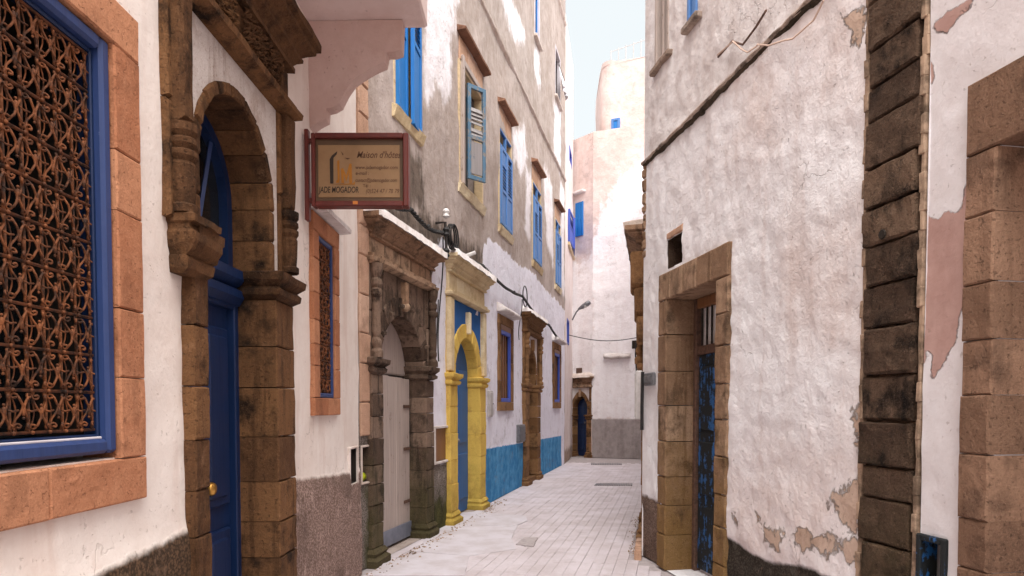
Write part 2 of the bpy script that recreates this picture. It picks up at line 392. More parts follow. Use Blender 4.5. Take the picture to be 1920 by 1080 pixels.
MT['grille'] = simple('rusty_iron', lin(124, 72, 40), lin(42, 26, 18), .75, 22, .004, 0.0)
MT['rustScreen'] = simple('rust_brown_screen', lin(108, 66, 46), lin(70, 44, 32), .8, 60)
MT['iron'] = simple('dark_iron', lin(54, 48, 46), lin(34, 30, 28), .55, 30, .001, .3)
MT['ironBrown'] = simple('brown_iron', lin(104, 78, 66), lin(74, 56, 48), .6, 30, .001)
MT['redPaint'] = paintwood('oxide_red_paint', lin(96, 36, 28), lin(62, 27, 22), .5, rough=.45)
MT['paper'] = simple('aged_sign_board', lin(146, 113, 80), lin(132, 100, 69), .45, 3, .0004)
MT['signback'] = simple('sign_inner_mat', lin(96, 72, 52), lin(84, 62, 44), .5, 3, .0004)
MT['inkBr'] = simple('brown_ink', lin(92, 60, 40), lin(84, 54, 36), .6)
MT['inkGold'] = simple('gold_ink', lin(158, 100, 28), lin(150, 92, 24), .5)
MT['inkDark'] = simple('dark_ink', lin(52, 38, 30), lin(46, 34, 26), .6)
MT['cable'] = simple('black_cable', lin(44, 42, 42), lin(30, 29, 30), .6)
MT['cablePale'] = simple('pale_cable', lin(205, 180, 165), lin(190, 165, 150), .6)
MT['porcelain'] = simple('white_porcelain', lin(225, 222, 220), lin(200, 196, 194), .25, spec=.5)
MT['greyBox'] = simple('grey_enclosure', lin(190, 184, 182), lin(170, 164, 162), .5)
MT['greyMetal'] = simple('grey_metal', lin(128, 128, 132), lin(100, 100, 104), .45, 20, .001, .5)
MT['zinc'] = simple('blue_grey_kickplate', lin(132, 136, 150), lin(112, 116, 130), .45, 8, .001, .3)
MT['brass'] = simple('brass', lin(206, 160, 84), lin(180, 130, 64), .3, 20, .0005, .8)
MT['cap'] = plaster('white_cornice_render', lin(224, 217, 216), lin(198, 187, 182), bumpd=.025, blot=.45, streak=(lin(170, 150, 138), .6))
MT['capD'] = plaster('stained_cornice_render', lin(226, 214, 208), lin(190, 172, 160), bumpd=.02)
MT['soffit'] = plaster('pale_soffit_plaster', lin(226, 208, 204), lin(214, 192, 186), bumpd=.006)
MT['bracket'] = plaster('pink_bracket_plaster', lin(208, 182, 174), lin(194, 164, 154), bumpd=.010, fine=2)
MT['conc'] = simple('pale_concrete', lin(204, 198, 204), lin(188, 179, 182), .9, 3, .0015)
MT['cloth'] = simple('white_cloth', lin(232, 230, 234), lin(216, 214, 220), .9)
MT['terracotta'] = simple('terracotta', lin(206, 130, 66), lin(190, 112, 54), .8)
MT['yelgreen'] = simple('yellow_green_plastic', lin(190, 200, 40), lin(160, 170, 30), .35)
MT['curtain'] = simple('grey_curtain', lin(104, 108, 110), lin(80, 84, 86), .9)
mm = M('dark_glass'); MT['glass'] = mm.done(mm.mix(mm.noise(3, 2), lin(20, 22, 24), lin(34, 36, 38)), .12, spec=.5)
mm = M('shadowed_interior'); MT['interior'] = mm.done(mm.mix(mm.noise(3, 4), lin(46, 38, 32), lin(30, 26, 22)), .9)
mm = M('paver_stone'); r_ = mm.rand(); nn = mm.noise(2.2, 6, .6)
cc = mm.mix(mm.step(mm.math('ADD', mm.math('MULTIPLY', nn, .9), mm.math('MULTIPLY', mm.noise(30, 4), .25)), .38, .75), lin(208, 199, 204), lin(188, 177, 179))
cc = mm.mix(mm.math('MULTIPLY', mm.step(mm.noise(4.0, 7, .75), .52, .70), .5), cc, lin(160, 146, 145))
MT['paver'] = mm.done(cc, .8, mm.bump(mm.noise(60, 5, .7), .5, .004), spec=.25)
MT['mortarBed'] = simple('dirty_cream_mortar', lin(176, 150, 128), lin(96, 80, 66), .95, 9, .01)
MT['mortar'] = simple('sandy_mortar', lin(178, 168, 168), lin(160, 150, 150), .95, 20, .004)

# ------------------------------------------------------------------ the planes of the lane
LA = Wall((-1.5, 0), (-1.372, 6.4), 'L')           # near house on the left
LB = Wall((-1.450, 6.05), (1.404, 18.3), 'L')       # tall house with the carved portals
LC = Wall((1.404, 18.3), (1.87, 21.2), 'L')        # narrow white house behind it
DP = Wall((2.43, 20.7), (1.55, 21.75), 'R')        # end of the lane, wall with the pointed door
DM = Wall((4.9, 19.7), (2.43, 20.7), 'R')          # end of the lane, wall facing us
RE = Wall((2.507, 0), (1.32, 6.9), 'R')            # right-hand wall
RO = Wall((1.32, 6.9), (4.26, 20.9), 'R')          # side of the right house, beyond its corner

def soft_noise(W, amp, sc, amp2=0, sc2=1, seed=0.0):
    def f(U, Z):
        out = np.empty(U.size); uu = U.ravel(); zz = Z.ravel()
        for i in range(U.size):
            o = amp * mn.noise(Vector((uu[i] * sc, zz[i] * sc, seed)))
            if amp2: o += amp2 * fbm(uu[i] * sc2, zz[i] * sc2, seed + 5, 3)
            out[i] = o
        return out.reshape(U.shape)
    return f

def arch_pts(uc, r, z0, zc, n=14, pointed=0.0):
    p = [(uc + r, z0)]
    for i in range(n + 1):
        a = math.pi * i / n
        p.append((uc + r * math.cos(a), zc + r * math.sin(a) * (1 + pointed * math.sin(a) ** 3)))
    return p + [(uc - r, z0)]

def portal(W, H, u0, u1, pil, zs, zc, za, zk, zt, mats, depth=.22, v0=.06, t=.14, nblk=.25, pw=.55, ncol=True, cap=None, nst=2,
           plinth=True, near_trim=0.0, near_in=0.0, span_v=.012, er=.006, pointed=0.0, over=.13, gap=.005, label=None, nv=11, key=True):
    mb, ma, ms, mt = mats
    E = empty('portal', H)
    if label: E['label'] = label
    uc = (u0 + u1) / 2; r = (u1 - u0) / 2 - pil; zcen = zc - r; w2 = pil * pw
    ip = .16; zp = .16 if plinth else 0.0
    for k, (a, b) in enumerate(((u0, u0 + pil), (u1 - pil, u1))):
        if k == 0: a += near_trim; b -= near_in
        z = zp; n = max(1, round((zs - ip - zp) / nblk)); hs = [random.uniform(.8, 1.2) for _ in range(n)]; tot = sum(hs)
        for q in hs:                                                   # jamb courses
            h = q / tot * (zs - ip - zp)
            g = G(); g.stone(a, b, -depth, v0 + random.uniform(-.005, .005), z, z + h, n=nst, amp=.006, b=.008, gap=gap); obj('block', g, mb, E, W); z += h
        if plinth:
            g = G(); g.sweep([(v0 + .05, -.02), (v0 + .055, .06), (v0 + .02, .09), (v0 + .035, .12), (v0 + .005, .16)], a, b, -depth, 3, .8, v0); obj('plinth', g, mb, E, W, er, 9)
        g = G(); z = zs - ip
        g.sweep([(v0 - .01, z), (v0 + .03, z + .025), (v0 + .035, z + .055), (v0 + .012, z + .075), (v0 + .055, z + .11), (v0 + .06, z + .15), (v0 + .02, zs)], a, b, -depth, 4, .9, v0); obj('impost', g, mb, E, W, er, 9)
        a2, b2 = (u0, u0 + w2) if k == 0 else (u1 - w2, u1)
        z = zs; n = max(1, round((za - zs) / .42))
        for q in range(n):
            g = G(); h = (za - zs) / n; g.stone(a2, b2, -.05, v0 * .6, z, z + h, n=nst, amp=.005); obj('pilaster_block', g, mb, E, W); z += h
        if ncol == 'short':
            g = G(); q = [(.06, .0), (.06, .03), (.045, .04), (.05, .10), (.053, .20), (.046, .215), (.06, .235), (.06, .255), (.046, .265), (.06, .285), (.06, .305), (.048, .315), (.062, .335), (.062, .37), (.05, .375)]
            g.lathe((a2 + b2) / 2, v0 * .6 + .02, [(x, zs + .03 + y) for x, y in q], 12); obj('column', g, MT['stoneA'], E, W, er * .6, 12)
            g = G(); g.stone(a2 + .035, b2 - .02, 0, v0 * .6 + .05, zs + .41, za, n=nst, amp=.008, b=.02); obj('pilaster_shaft', g, mb, E, W)
        elif ncol:                                                       # slender ringed column standing on the impost
            rr = min(.042, w2 * .32); L = za - zs; q = [(rr * 1.5, 0), (rr * 1.5, .06), (rr * .9, .09), (rr * 1.25, .13), (rr * 1.25, .16), (rr * .85, .19), (rr, .24),
                  (rr * .9, L - .32), (rr * 1.4, L - .29), (rr * 1.4, L - .25), (rr * .95, L - .23), (rr * 1.35, L - .2), (rr * 1.35, L - .16), (rr * .95, L - .13), (rr * 1.5, L - .07), (rr * 1.6, L)]
            g = G(); g.lathe((a2 + b2) / 2, v0 * .6 + rr * .8, [(x, zs + y) for x, y in q], 10); obj('column', g, mb, E, W, er * .6, 12, smooth=False)
        st = max(1, round((zcen - zs) / .22)) if zcen - zs > .05 else 0
        for q in range(st):                                            # stilt of the arch
            h = (zcen - zs) / st; s_ = 1 if k else -1
            a3, b3 = sorted((uc + s_ * r, uc + s_ * (r + t)))
            g = G(); g.stone(a3, b3, -depth, v0 * .5, zs + q * h, zs + (q + 1) * h, n=1, amp=.004); obj('stilt_block', g, ma, E, W)
    for q in range(nv):                                                # voussoirs
        a0 = math.pi * q / nv + .006; a1 = math.pi * (q + 1) / nv - .006; pts = []
        def ap(rr, a): return (uc + rr * math.cos(a), zcen + rr * math.sin(a) * (1 + pointed * math.sin(a) ** 3))
        for i in range(3): pts.append(ap(r, a0 + (a1 - a0) * i / 2))
        for i in range(3): pts.append(ap(r + t + random.uniform(-.004, .004), a1 - (a1 - a0) * i / 2))
        g = G(); g.prism(pts, -depth, v0 * .5 + random.uniform(-.004, .004), .01); obj('voussoir', g, ma, E, W)
    g = G(); n = 24; ul = u0 + w2; ur = u1 - w2; re = r + t * .6        # spandrel plate round the arch
    us = np.linspace(uc - re, uc + re, n + 1); zz = [zcen + math.sqrt(max(0, re * re - (u - uc) ** 2)) * (1 + pointed * .8) for u in us]
    vs = []; fs = []
    for u, z in zip(us, zz): vs += [(u, span_v, min(z, za)), (u, span_v, za)]
    fs = [(2 * i, 2 * i + 2, 2 * i + 3, 2 * i + 1) for i in range(n)]
    g.add(vs, fs); g.add([(ul, span_v, zs), (uc - re, span_v, zs), (uc - re, span_v, za), (ul, span_v, za)], [(0, 1, 2, 3)]); g.add([(ur, span_v, zs), (uc + re, span_v, zs), (uc + re, span_v, za), (ur, span_v, za)], [(0, 1, 2, 3)])
    obj('spandrel', g, ms, E, W)
    if key:
        g = G(); g.box(uc - .035, uc + .035, 0, v0 * .5 + .05, zcen + r + t * .3, min(za - .01, zcen + r + t + .16), .012); obj('keystone', g, mt, E, W, .004, 12)
    g = G(); g.sweep([(v0, za), (v0 + .05, za + .02), (v0 + .055, za + .05), (v0 + .02, za + .065), (v0 + .025, za + .09)], u0, u1, 0, 14, .8, v0); obj('architrave', g, mt, E, W, er, 9)
    z1 = zk; nf = 5
    for q in range(nf):                                                # frieze slabs
        a = u0 + (u1 - u0) * q / nf; b = u0 + (u1 - u0) * (q + 1) / nf
        g = G(); g.stone(a, b, -.03, v0 * .7, za + .085, zk + .005, n=nst, amp=.006); obj('frieze_block', g, mt, E, W)
    hh = zt - zk; o = over
    g = G(); g.sweep([(v0 - .02, zk), (v0 + .022, zk + .004), (v0 + .024, zk + hh * .12), (v0 + .006, zk + hh * .15), (v0 + .03, zk + hh * .26), (v0 + o * .40, zk + hh * .34), (v0 + o * .42, zk + hh * .42), (v0 + o * .34, zk + hh * .44), (v0 + o * .52, zk + hh * .54),
                      (v0 + o * .80, zk + hh * .64), (v0 + o * .84, zk + hh * .70), (v0 + o * .76, zk + hh * .72), (v0 + o, zk + hh * .78), (v0 + o, zk + hh * .97), (v0 + o - .03, zt + .005)],
                     u0, u1, 0, 26, 1.0, v0 + .02); obj('cornice', g, mt, E, W, er * 1.1, 9)
    if cap:
        g = G(); g.sweep([(v0 + o + .012, zt - .035), (v0 + o + .016, zt + .03), (v0 + o * .6, zt + .06), (v0, zt + .105), (-.02, zt + .13)], u0, u1, -.02, 22, .85, v0 + .02); obj('cornice_cap', g, cap, E, W, .014, 7, smooth=True)
    return dict(E=E, uc=uc, r=r, zcen=zcen, depth=depth)

def frame_rect(W, E, name, u0, u1, z0, z1, w, v0, v1, mat, b=.006):
    for (a, c, d, e) in ((u0, u0 + w, z0, z1), (u1 - w, u1, z0, z1), (u0 + w, u1 - w, z0, z0 + w), (u0 + w, u1 - w, z1 - w, z1)):
        g = G(); g.box(a, c, v0, v1, d, e, b); obj(name, g, mat, E, W)

def surround(W, E, u0, u1, z0, z1, w, mat, v1=.03, nside=4, ntop=3, v0=-.12, n=2):
    for (a, b) in ((u0, u0 + w), (u1 - w, u1)):
        z = z0 + w; hs = [random.uniform(.7, 1.3) for _ in range(nside)]; t = sum(hs)
        for q in hs:
            h = q / t * (z1 - z0 - 2 * w); g = G(); g.stone(a, b, v0, v1, z, z + h, n=n, amp=.003, gap=.003, b=.006); obj('surround_stone', g, mat, E, W); z += h
    for (a, b) in ((z0, z0 + w), (z1 - w, z1)):
        for q in range(ntop):
            g = G(); g.stone(u0 + (u1 - u0) * q / ntop, u0 + (u1 - u0) * (q + 1) / ntop, v0, v1, a, b, n=n, amp=.003, gap=.003, b=.006); obj('surround_stone', g, mat, E, W)

def liner(W, E, h, mat, dep):  # dark faces over the paler reveal: recess shade put into their colour
    a, b, c, d = h[:4]; a += .004; b -= .004; c += .004; d -= .004; g = G()
    g.add([(a, .0, c), (b, .0, c), (b, .0, d), (a, .0, d), (a, -dep, c), (b, -dep, c), (b, -dep, d), (a, -dep, d)], [(0, 1, 5, 4), (1, 2, 6, 5), (2, 3, 7, 6), (3, 0, 4, 7), (4, 5, 6, 7)]); obj('dark_lining', g, mat, E, W)
def house(name, label, loc): return thing(name, label, 'house', loc)
def roof(H, W, u0, u1, z, mat, depth=5.0, th=.2):
    g = G(); g.box(u0 + .02, u1 - .02, -depth, -.32, z - th - .02, z - .02); return obj('roof', g, mat, H, W)

# ------------------------------------------------------------------ ground
gm = bpy.data.meshes.new('ground'); gm.from_pydata([(-400, -400, -.014), (400, -400, -.014), (400, 400, -.014), (-400, 400, -.014)], [], [(0, 1, 2, 3)]); gm.materials.append(MT['mortar'])
go = bpy.data.objects.new('ground', gm); C.objects.link(go); go['kind'] = 'structure'
pav = empty('pavement'); pav['kind'] = 'structure'
def paver_geo(l, w, h=.02, b=.0014):
    g = G(); hl = l / 2 - .0006; hw = w / 2 - .0013
    vs = [(-hl + b, -hw + b, 0), (hl - b, -hw + b, 0), (hl - b, hw - b, 0), (-hl + b, hw - b, 0), (-hl, -hw, -b), (hl, -hw, -b), (hl, hw, -b), (-hl, hw, -b), (-hl, -hw, -h), (hl, -hw, -h), (hl, hw, -h), (-hl, hw, -h)]
    fs = [(0, 1, 2, 3)] + [(i, (i + 1) % 4, 4 + (i + 1) % 4, 4 + i) for i in range(4)] + [(4 + i, 4 + (i + 1) % 4, 8 + (i + 1) % 4, 8 + i) for i in range(4)]
    return vs, fs
PL, PW = .42, .108
pv, pf = paver_geo(PL, PW); pme = bpy.data.meshes.new('paver'); pme.from_pydata(pv, [], pf); pme.materials.append(MT['paver'])
ang = math.atan2(LB.d[1], LB.d[0]); spots = []
for j in range(0, 44):
    w = .06 + j * PW
    for i in range(-11, 35):
        u = i * PL + (PL / 2 if j % 2 else 0) - 1.5
        x, y = LB.p + LB.d * u + LB.n * w
        if y < 3.2 or y > 21.6: continue
        if y < 6.9 and x > 2.507 - .172 * y - .1: continue
        if y >= 6.9 and x > 1.32 + .21 * (y - 6.9) - .06: continue
        if y < 6.4 and x < -1.5 + .02 * y + .08: continue
        spots.append((x, y))
spots.sort(key=lambda p: p[1] if p[1] > 6.0 else 99)
g = G()
for k, (x, y) in enumerate(spots):
    dz = random.uniform(-.0025, .0015); a = ang + random.uniform(-.006, .006)
    if k < 290:
        o = bpy.data.objects.new('paver', pme); C.objects.link(o); o.parent = pav; o.location = (x, y, dz); o.rotation_euler = (random.uniform(-.006, .006), random.uniform(-.006, .006), a)
    else:
        ca, sa = math.cos(a), math.sin(a); g.add([(x + p[0] * ca - p[1] * sa, y + p[0] * sa + p[1] * ca, dz + p[2]) for p in pv], pf)
o = obj('paving_field', g, MT['paver'], pav); o['kind'] = 'stuff'
def gpt(px, py, z=0.0):
    r = ray(px, py); t = (z - EYE) / r[2]; return float(r[0] * t), float(r[1] * t)
def slab(name, pts, z, mat, th=.012, parent=None, er=.01):
    P = [gpt(*p) for p in pts]; Q = []
    for i in range(len(P)):
        a = P[i]; b = P[(i + 1) % len(P)]
        for k in range(5):
            t = k / 5; Q.append((a[0] + (b[0] - a[0]) * t + random.uniform(-er, er), a[1] + (b[1] - a[1]) * t + random.uniform(-er, er)))
    n = len(Q); g = G(); g.add([(x, y, z) for x, y in Q] + [(x, y, z - th) for x, y in Q], [tuple(range(n))] + [(i, (i + 1) % n, n + (i + 1) % n, n + i) for i in range(n)])
    return obj(name, g, mat, parent)
for nm, pts, z, mt in (('cement_patch', [(776, 1034), (812, 998), (868, 962), (905, 958), (975, 976), (960, 1010), (968, 1030), (880, 1043)], .006, 'conc'),
                   ('cement_patch', [(870, 985), (900, 962), (985, 968), (990, 978), (960, 988)], .011, 'conc'),
                   ('cement_patch', [(690, 1080), (720, 1058), (790, 1037), (880, 1044), (872, 1080)], .009, 'conc')):
    slab(nm, pts, z, MT[mt], parent=pav)
for pts in ([(968, 1022), (982, 1010), (1008, 1009), (1004, 1018), (1000, 1026), (985, 1025)],):
    slab('pothole_stain', pts, .0125, MT['mortar'], parent=pav)
def drain(pts, n):
    P = [np.array(gpt(*p)) for p in pts]; E = empty('drain_grate', pav)
    g = G(); c = P
    g.add([(*p, .006) for p in P] + [(*p, -.01) for p in P], [(0, 1, 2, 3), (0, 1, 5, 4), (1, 2, 6, 5), (2, 3, 7, 6), (3, 0, 4, 7)]); obj('drain_recess', g, MT['mortar'], E)
    g = G()
    for k in range(n):
        t0 = (k + .2) / n; t1 = (k + .75) / n
        a = P[0] + (P[1] - P[0]) * t0; b = P[0] + (P[1] - P[0]) * t1; d_ = P[3] + (P[2] - P[3]) * t0; e = P[3] + (P[2] - P[3]) * t1
        g.add([(*a, .016), (*b, .016), (*e, .016), (*d_, .016), (*a, .004), (*b, .004), (*e, .004), (*d_, .004)], [(0, 1, 2, 3), (0, 1, 5, 4), (1, 2, 6, 5), (2, 3, 7, 6), (3, 0, 4, 7)])
    obj('drain_bars', g, MT['greyMetal'], E)
drain([(1114, 911), (1186, 911), (1186, 907), (1118, 907)], 22)
drain([(1108, 872), (1166, 872), (1166, 869), (1108, 869)], 18)

# ------------------------------------------------------------------ A: near house on the left
MT['wallA'] = plaster('cream_limewash', lin(234, 224, 217), lin(222, 208, 199), [
    ('dado', lin(112, 86, 66), lin(66, 52, 40), .08, 4, .02, .5, 1.6),
    ('dado2', lin(178, 152, 142), lin(120, 98, 88), .07, 4, .02, .5, 1.6)], bumpd=.010, streak=(lin(196, 164, 148), .35))
HA = house('house', 'cream plastered house with a rusty scroll window grille, nearest on the left', (-1.5, 3.0, 0))
wu0 = LA.uy(1.18); wu1 = LA.u(207, 450); wz1 = LA.px(205, 85)[1]; wz0 = LA.px(213, 848)[1]
sw = LA.u(256, 500) - wu1
pu0, pu1 = LA.u(331, 765, .05), LA.u(554, 765, .055)
w2u0, w2u1 = LA.u(583), LA.u(632); w2z1 = LA.px(590, 402)[1]; w2z0 = LA.px(582, 780)[1]
n1 = (LA.u(653), LA.u(667), LA.px(658, 908)[1], LA.px(658, 842)[1], .12)
holes = [(wu0 - .02, wu1 + .02, wz0 - .02, wz1 + .02, .3), (pu0 + .2, pu1 - .1, 0, 3.25, .5), (w2u0 + .06, w2u1 - .06, w2z0 + .06, w2z1 - .06, .25), n1]
ds = soft_noise(LA, .012, 1.2, .006, 4)
def dispA(U, Z):
    d = ds(U, Z); r_ = soft_noise(LA, .006, 22, 0, 1, 3)(U, Z); k = 1 / (1 + np.exp(-(.96 - Z) / .02)); return d + k * (.022 + r_)
wall_grid('wall', LA, -6, LA.uy(6.12), 0, 9, .045, holes, MT['wallA'], HA,
          {'dado': lambda U, Z: np.where(U < 3.7, .96 - Z + .05 * (U - 3), -1), 'dado2': lambda U, Z: np.where(U > 3.7, 1.02 - Z - .06 * (U - 4.6), -1)}, dispA)
roof(HA, LA, -6, LA.uy(6.12), 9, MT['conc'])

def scroll_cell(w, h, flip, r):
    """two mirrored S-scrolls with curled ends, in (u, z)"""
    out = []; k_ = w / .145
    for s_ in (-1, 1):
        pts = []
        for k in range(11):                                   # lower curl
            a = -math.pi * .5 + math.pi * 2.3 * (1 - k / 10); rr = (.0035 + .023 * k / 10) * k_
            pts.append((s_ * (w * .27 + rr * math.cos(a)), .036 * k_ + rr * math.sin(a)))
        for k in range(1, 8):
            t = k / 7; pts.append((s_ * (w * .27 + (w * .16) * math.sin(t * math.pi * 2.0) * (1 if t < .5 else .8) - w * .17 * math.sin(t * math.pi) ** 2), .036 * k_ - .024 * k_ * (1 - t) ** 3 + (h - .075 * k_) * t))
        for k in range(10):                                   # upper curl
            a = math.pi + math.pi * 1.9 * k / 9; rr = (.022 - .018 * k / 9) * k_
            pts.append((s_ * (w * .27 + .019 * k_ + rr * math.cos(a)), h - .037 * k_ - rr * math.sin(a)))
        out.append(pts)
    if flip: out = [[(u, h - z) for u, z in p] for p in out]
    return out
def grille(u0, u1, z0, z1, v, w, h, r):
    g = G(); nc = max(1, round((u1 - u0) / w)); nr = max(1, round((z1 - z0) / h)); w = (u1 - u0) / nc; h = (z1 - z0) / nr
    for i in range(nc + 1): g.tube([(u0 + i * w, v, z0), (u0 + i * w, v, z1)], r * 1.1, 6)
    for j in range(nr + 1): g.tube([(u0, v + .006, z0 + j * h), (u1, v + .006, z0 + j * h)], r * 1.25, 6)
    for i in range(nc):
        for j in range(nr):
            cu = u0 + (i + .5) * w; cz = z0 + j * h
            for p in scroll_cell(w, h, (i + j) % 2, r):
                g.tube([(cu + a + random.uniform(-.001, .001), v + .010 + .006 * math.sin(k * .5) + random.uniform(-.0015, .0015), cz + b) for k, (a, b) in enumerate(p)], r * .85, 5)
            g.ball(cu, v + .014, cz + h * .5, r * 1.5, 6, 2.2); g.ball(cu, v + .014, cz + h * .5 + r * 4.4, r * 1.0, 6); g.ball(cu, v + .014, cz + h * .5 - r * 4.4, r * 1.0, 6)
            g.tube([(cu - w * .5, v + .012, cz + h * .5), (cu - w * .22, v + .012, cz + h * .53)], r * .7, 4); g.tube([(cu + w * .5, v + .012, cz + h * .5), (cu + w * .22, v + .012, cz + h * .53)], r * .7, 4)
            g.ball(cu - w * .5, v + .012, cz, r * 1.45, 6)
            for s_ in (-1, 1): g.tube([(cu + s_ * w * (.47 - .22 * math.sin(math.pi * t)), v + .004, cz + h * (.12 + .76 * t)) for t in np.linspace(0, 1, 9)], r * .62, 4)
    return g
WN = empty('window', HA)
surround(LA, WN, wu0 - sw, wu1 + sw, wz0 - sw * 1.15, wz1 + sw, sw, MT['stoneW'], .028, 5, 3, n=4)
frame_rect(LA, WN, 'frame', wu0, wu1, wz0, wz1, .052, -.05, .012, MT['blueFrame'], .012)
frame_rect(LA, WN, 'inner_frame', wu0 + .052, wu1 - .052, wz0 + .052, wz1 - .052, .016, -.07, -.018, MT['blueDoor'], .004)
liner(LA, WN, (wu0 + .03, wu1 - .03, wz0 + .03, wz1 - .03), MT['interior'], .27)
g = grille(wu0 + .075, wu1 - .072, wz0 + .085, wz1 - .075, -.035, .078, .128, .0046); obj('grille', g, MT['grille'], WN, LA, smooth=True)
g = G(); g.box(wu0 + .06, wu1 - .06, -.255, -.245, wz0 + .06, wz1 - .06); obj('pane', g, MT['glass'], WN, LA)
for a, b in ((wu0 + .5, wu0 + .58), (wu0 + .72, wu0 + .79), (wu1 - .34, wu1 - .29)):
    g = G(); g.box(a, b, -.238, -.228, wz0 + .12, wz0 + random.uniform(.5, 1.0), .004); obj('curtain_strip', g, MT['curtain'], WN, LA)
g = G(); g.box(wu0 + .052, wu1 - .052, -.2, -.012, wz0 + .05, wz0 + .06, .003); obj('inner_sill', g, MT['conc'], WN, LA)

# portal of the blue door
p1 = portal(LA, HA, pu0, pu1, .30, 2.29, 3.07, 3.27, 3.56, 3.80, (MT['stoneA'], MT['stoneA'], MT['stoneAw'], MT['stoneA']), depth=.24, v0=.055, t=.06, nblk=.26, ncol='short',
            nst=4, near_trim=.15, near_in=.01, over=.15, nv=9, key=False, label='weathered brown carved stone portal')
for a, b in ((.10, .42), (.50, .86)):                                 # carved foliage panels in the frieze
    g = G(); ua = pu0 + (pu1 - pu0) * a; ub = pu0 + (pu1 - pu0) * b
    for k in range(150):
        u = random.uniform(ua, ub); z = random.uniform(3.375, 3.54); an = random.uniform(0, 6.28); L = random.uniform(.012, .03)
        g.tube([(u - L * math.cos(an), .055, z - L * math.sin(an)), (u + .006, .078, z + .004), (u + L * math.cos(an), .055, z + L * math.sin(an))], [.003, .009, .003], 4)
    o = obj('carved_foliage', g, MT['stoneA'], p1['E'], LA); o['kind'] = 'stuff'
# big capital that carries the near column
g = G(); g.sweep([(.06, 2.07), (.085, 2.09), (.088, 2.13), (.075, 2.145), (.105, 2.17), (.125, 2.20), (.128, 2.235), (.10, 2.25), (.095, 2.275), (.12, 2.285), (.122, 2.315), (.09, 2.33), (.06, 2.335)], pu0 + .055, pu0 + .265, -.02, 6, .35, .06)
obj('capital', g, MT['stoneA'], p1['E'], LA, .010, 8)
D1 = empty('door', HA); uc, r_, zc_ = p1['uc'], p1['r'], p1['zcen']; dv = -.22
D1['label'] = 'navy blue panelled door with a brass knob'
g = G(); g.box(uc - r_, uc + r_, dv - .05, dv, 0.02, 2.08, .004); obj('leaf', g, MT['blueDoor'], D1, LA)
frame_rect(LA, D1, 'door_frame', uc - r_ - .01, uc + r_ + .01, -.02, 2.12, .055, dv - .02, dv + .045, MT['blueDoor'])
for k in (0, 1):
    ua = uc - r_ + .075 + k * (r_ - .04); ub = ua + r_ - .11
    for z0, z1 in ((.25, .82), (.95, 1.95)):
        g = G(); g.box(ua, ub, dv - .01, dv + .022, z0, z1, .012); g.box(ua + .05, ub - .05, dv + .01, dv + .034, z0 + .05, z1 - .05, .011); obj('panel', g, MT['blueDoor'], D1, LA)
g = G(); g.sweep([(dv, 2.07), (dv + .06, 2.09), (dv + .085, 2.13), (dv + .085, 2.17), (dv + .05, 2.19), (dv + .10, 2.23), (dv + .10, 2.28), (dv + .03, 2.31)], uc - r_ + .005, uc + r_ - .005, dv - .05, 2, 0, 0); obj('transom', g, MT['blueDoor'], D1, LA, smooth=False)
po = arch_pts(uc, r_, 2.30, zc_); pi = arch_pts(uc, r_ - .06, 2.30, zc_)
g = G(); n = len(po); g.add([(u, dv + .02, z) for u, z in po] + [(u, dv + .02, z) for u, z in pi] + [(u, dv - .04, z) for u, z in pi], [(i, i + 1, n + i + 1, n + i) for i in range(n - 1)] + [(n + i, n + i + 1, 2 * n + i + 1, 2 * n + i) for i in range(n - 1)]); obj('lunette_frame', g, MT['blueDoor'], D1, LA)
g = G(); g.prism(arch_pts(uc, r_ - .01, 2.30, zc_), dv - .06, dv - .03); obj('lunette_pane', g, MT['glass'], D1, LA)
for a in (-.5, .5):
    g = G(); g.tube([(uc, dv, 2.31), (uc + a * r_, dv, zc_ + r_ * .75)], .014, 4); obj('lunette_bar', g, MT['blueFrame'], D1, LA)
ku, kz = LA.px(399, 917, dv + .05)
g = G(); q = [(.012, 0), (.012, .02), (.034, .03), (.038, .045), (.03, .06), (.008, .066)]
vs = G(); vs.lathe(0, 0, q, 12); g.add([(ku + a, dv + c, kz + b) for a, b, c in vs.v], vs.f); obj('knob', g, MT['brass'], D1, LA, smooth=True)

# second window
WN = empty('window', HA); fw = .13
surround(LA, WN, w2u0, w2u1, w2z0, w2z1, fw, MT['stoneW'], .03, 6, 2)
frame_rect(LA, WN, 'frame', w2u0 + fw, w2u1 - fw, w2z0 + fw, w2z1 - fw, .035, -.04, .012, MT['blueFrame'])
g = grille(w2u0 + fw + .03, w2u1 - fw - .03, w2z0 + fw + .03, w2z1 - fw - .03, -.015, .085, .12, .006); obj('grille', g, MT['grille'], WN, LA, smooth=True)
g = G(); g.box(w2u0 + fw, w2u1 - fw, -.05, -.035, w2z0 + fw, w2z1 - fw); obj('pane', g, MT['rustScreen'], WN, LA)
g = G(); g.sweep([(.0, w2z1 + .01), (.10, w2z1 + .02), (.105, w2z1 + .05), (.0, w2z1 + .12)], w2u0 - .02, w2u1 + .10, 0, 5, 0, 0); obj('drip_ledge', g, MT['cap'], WN, LA, .006, 8, smooth=False)

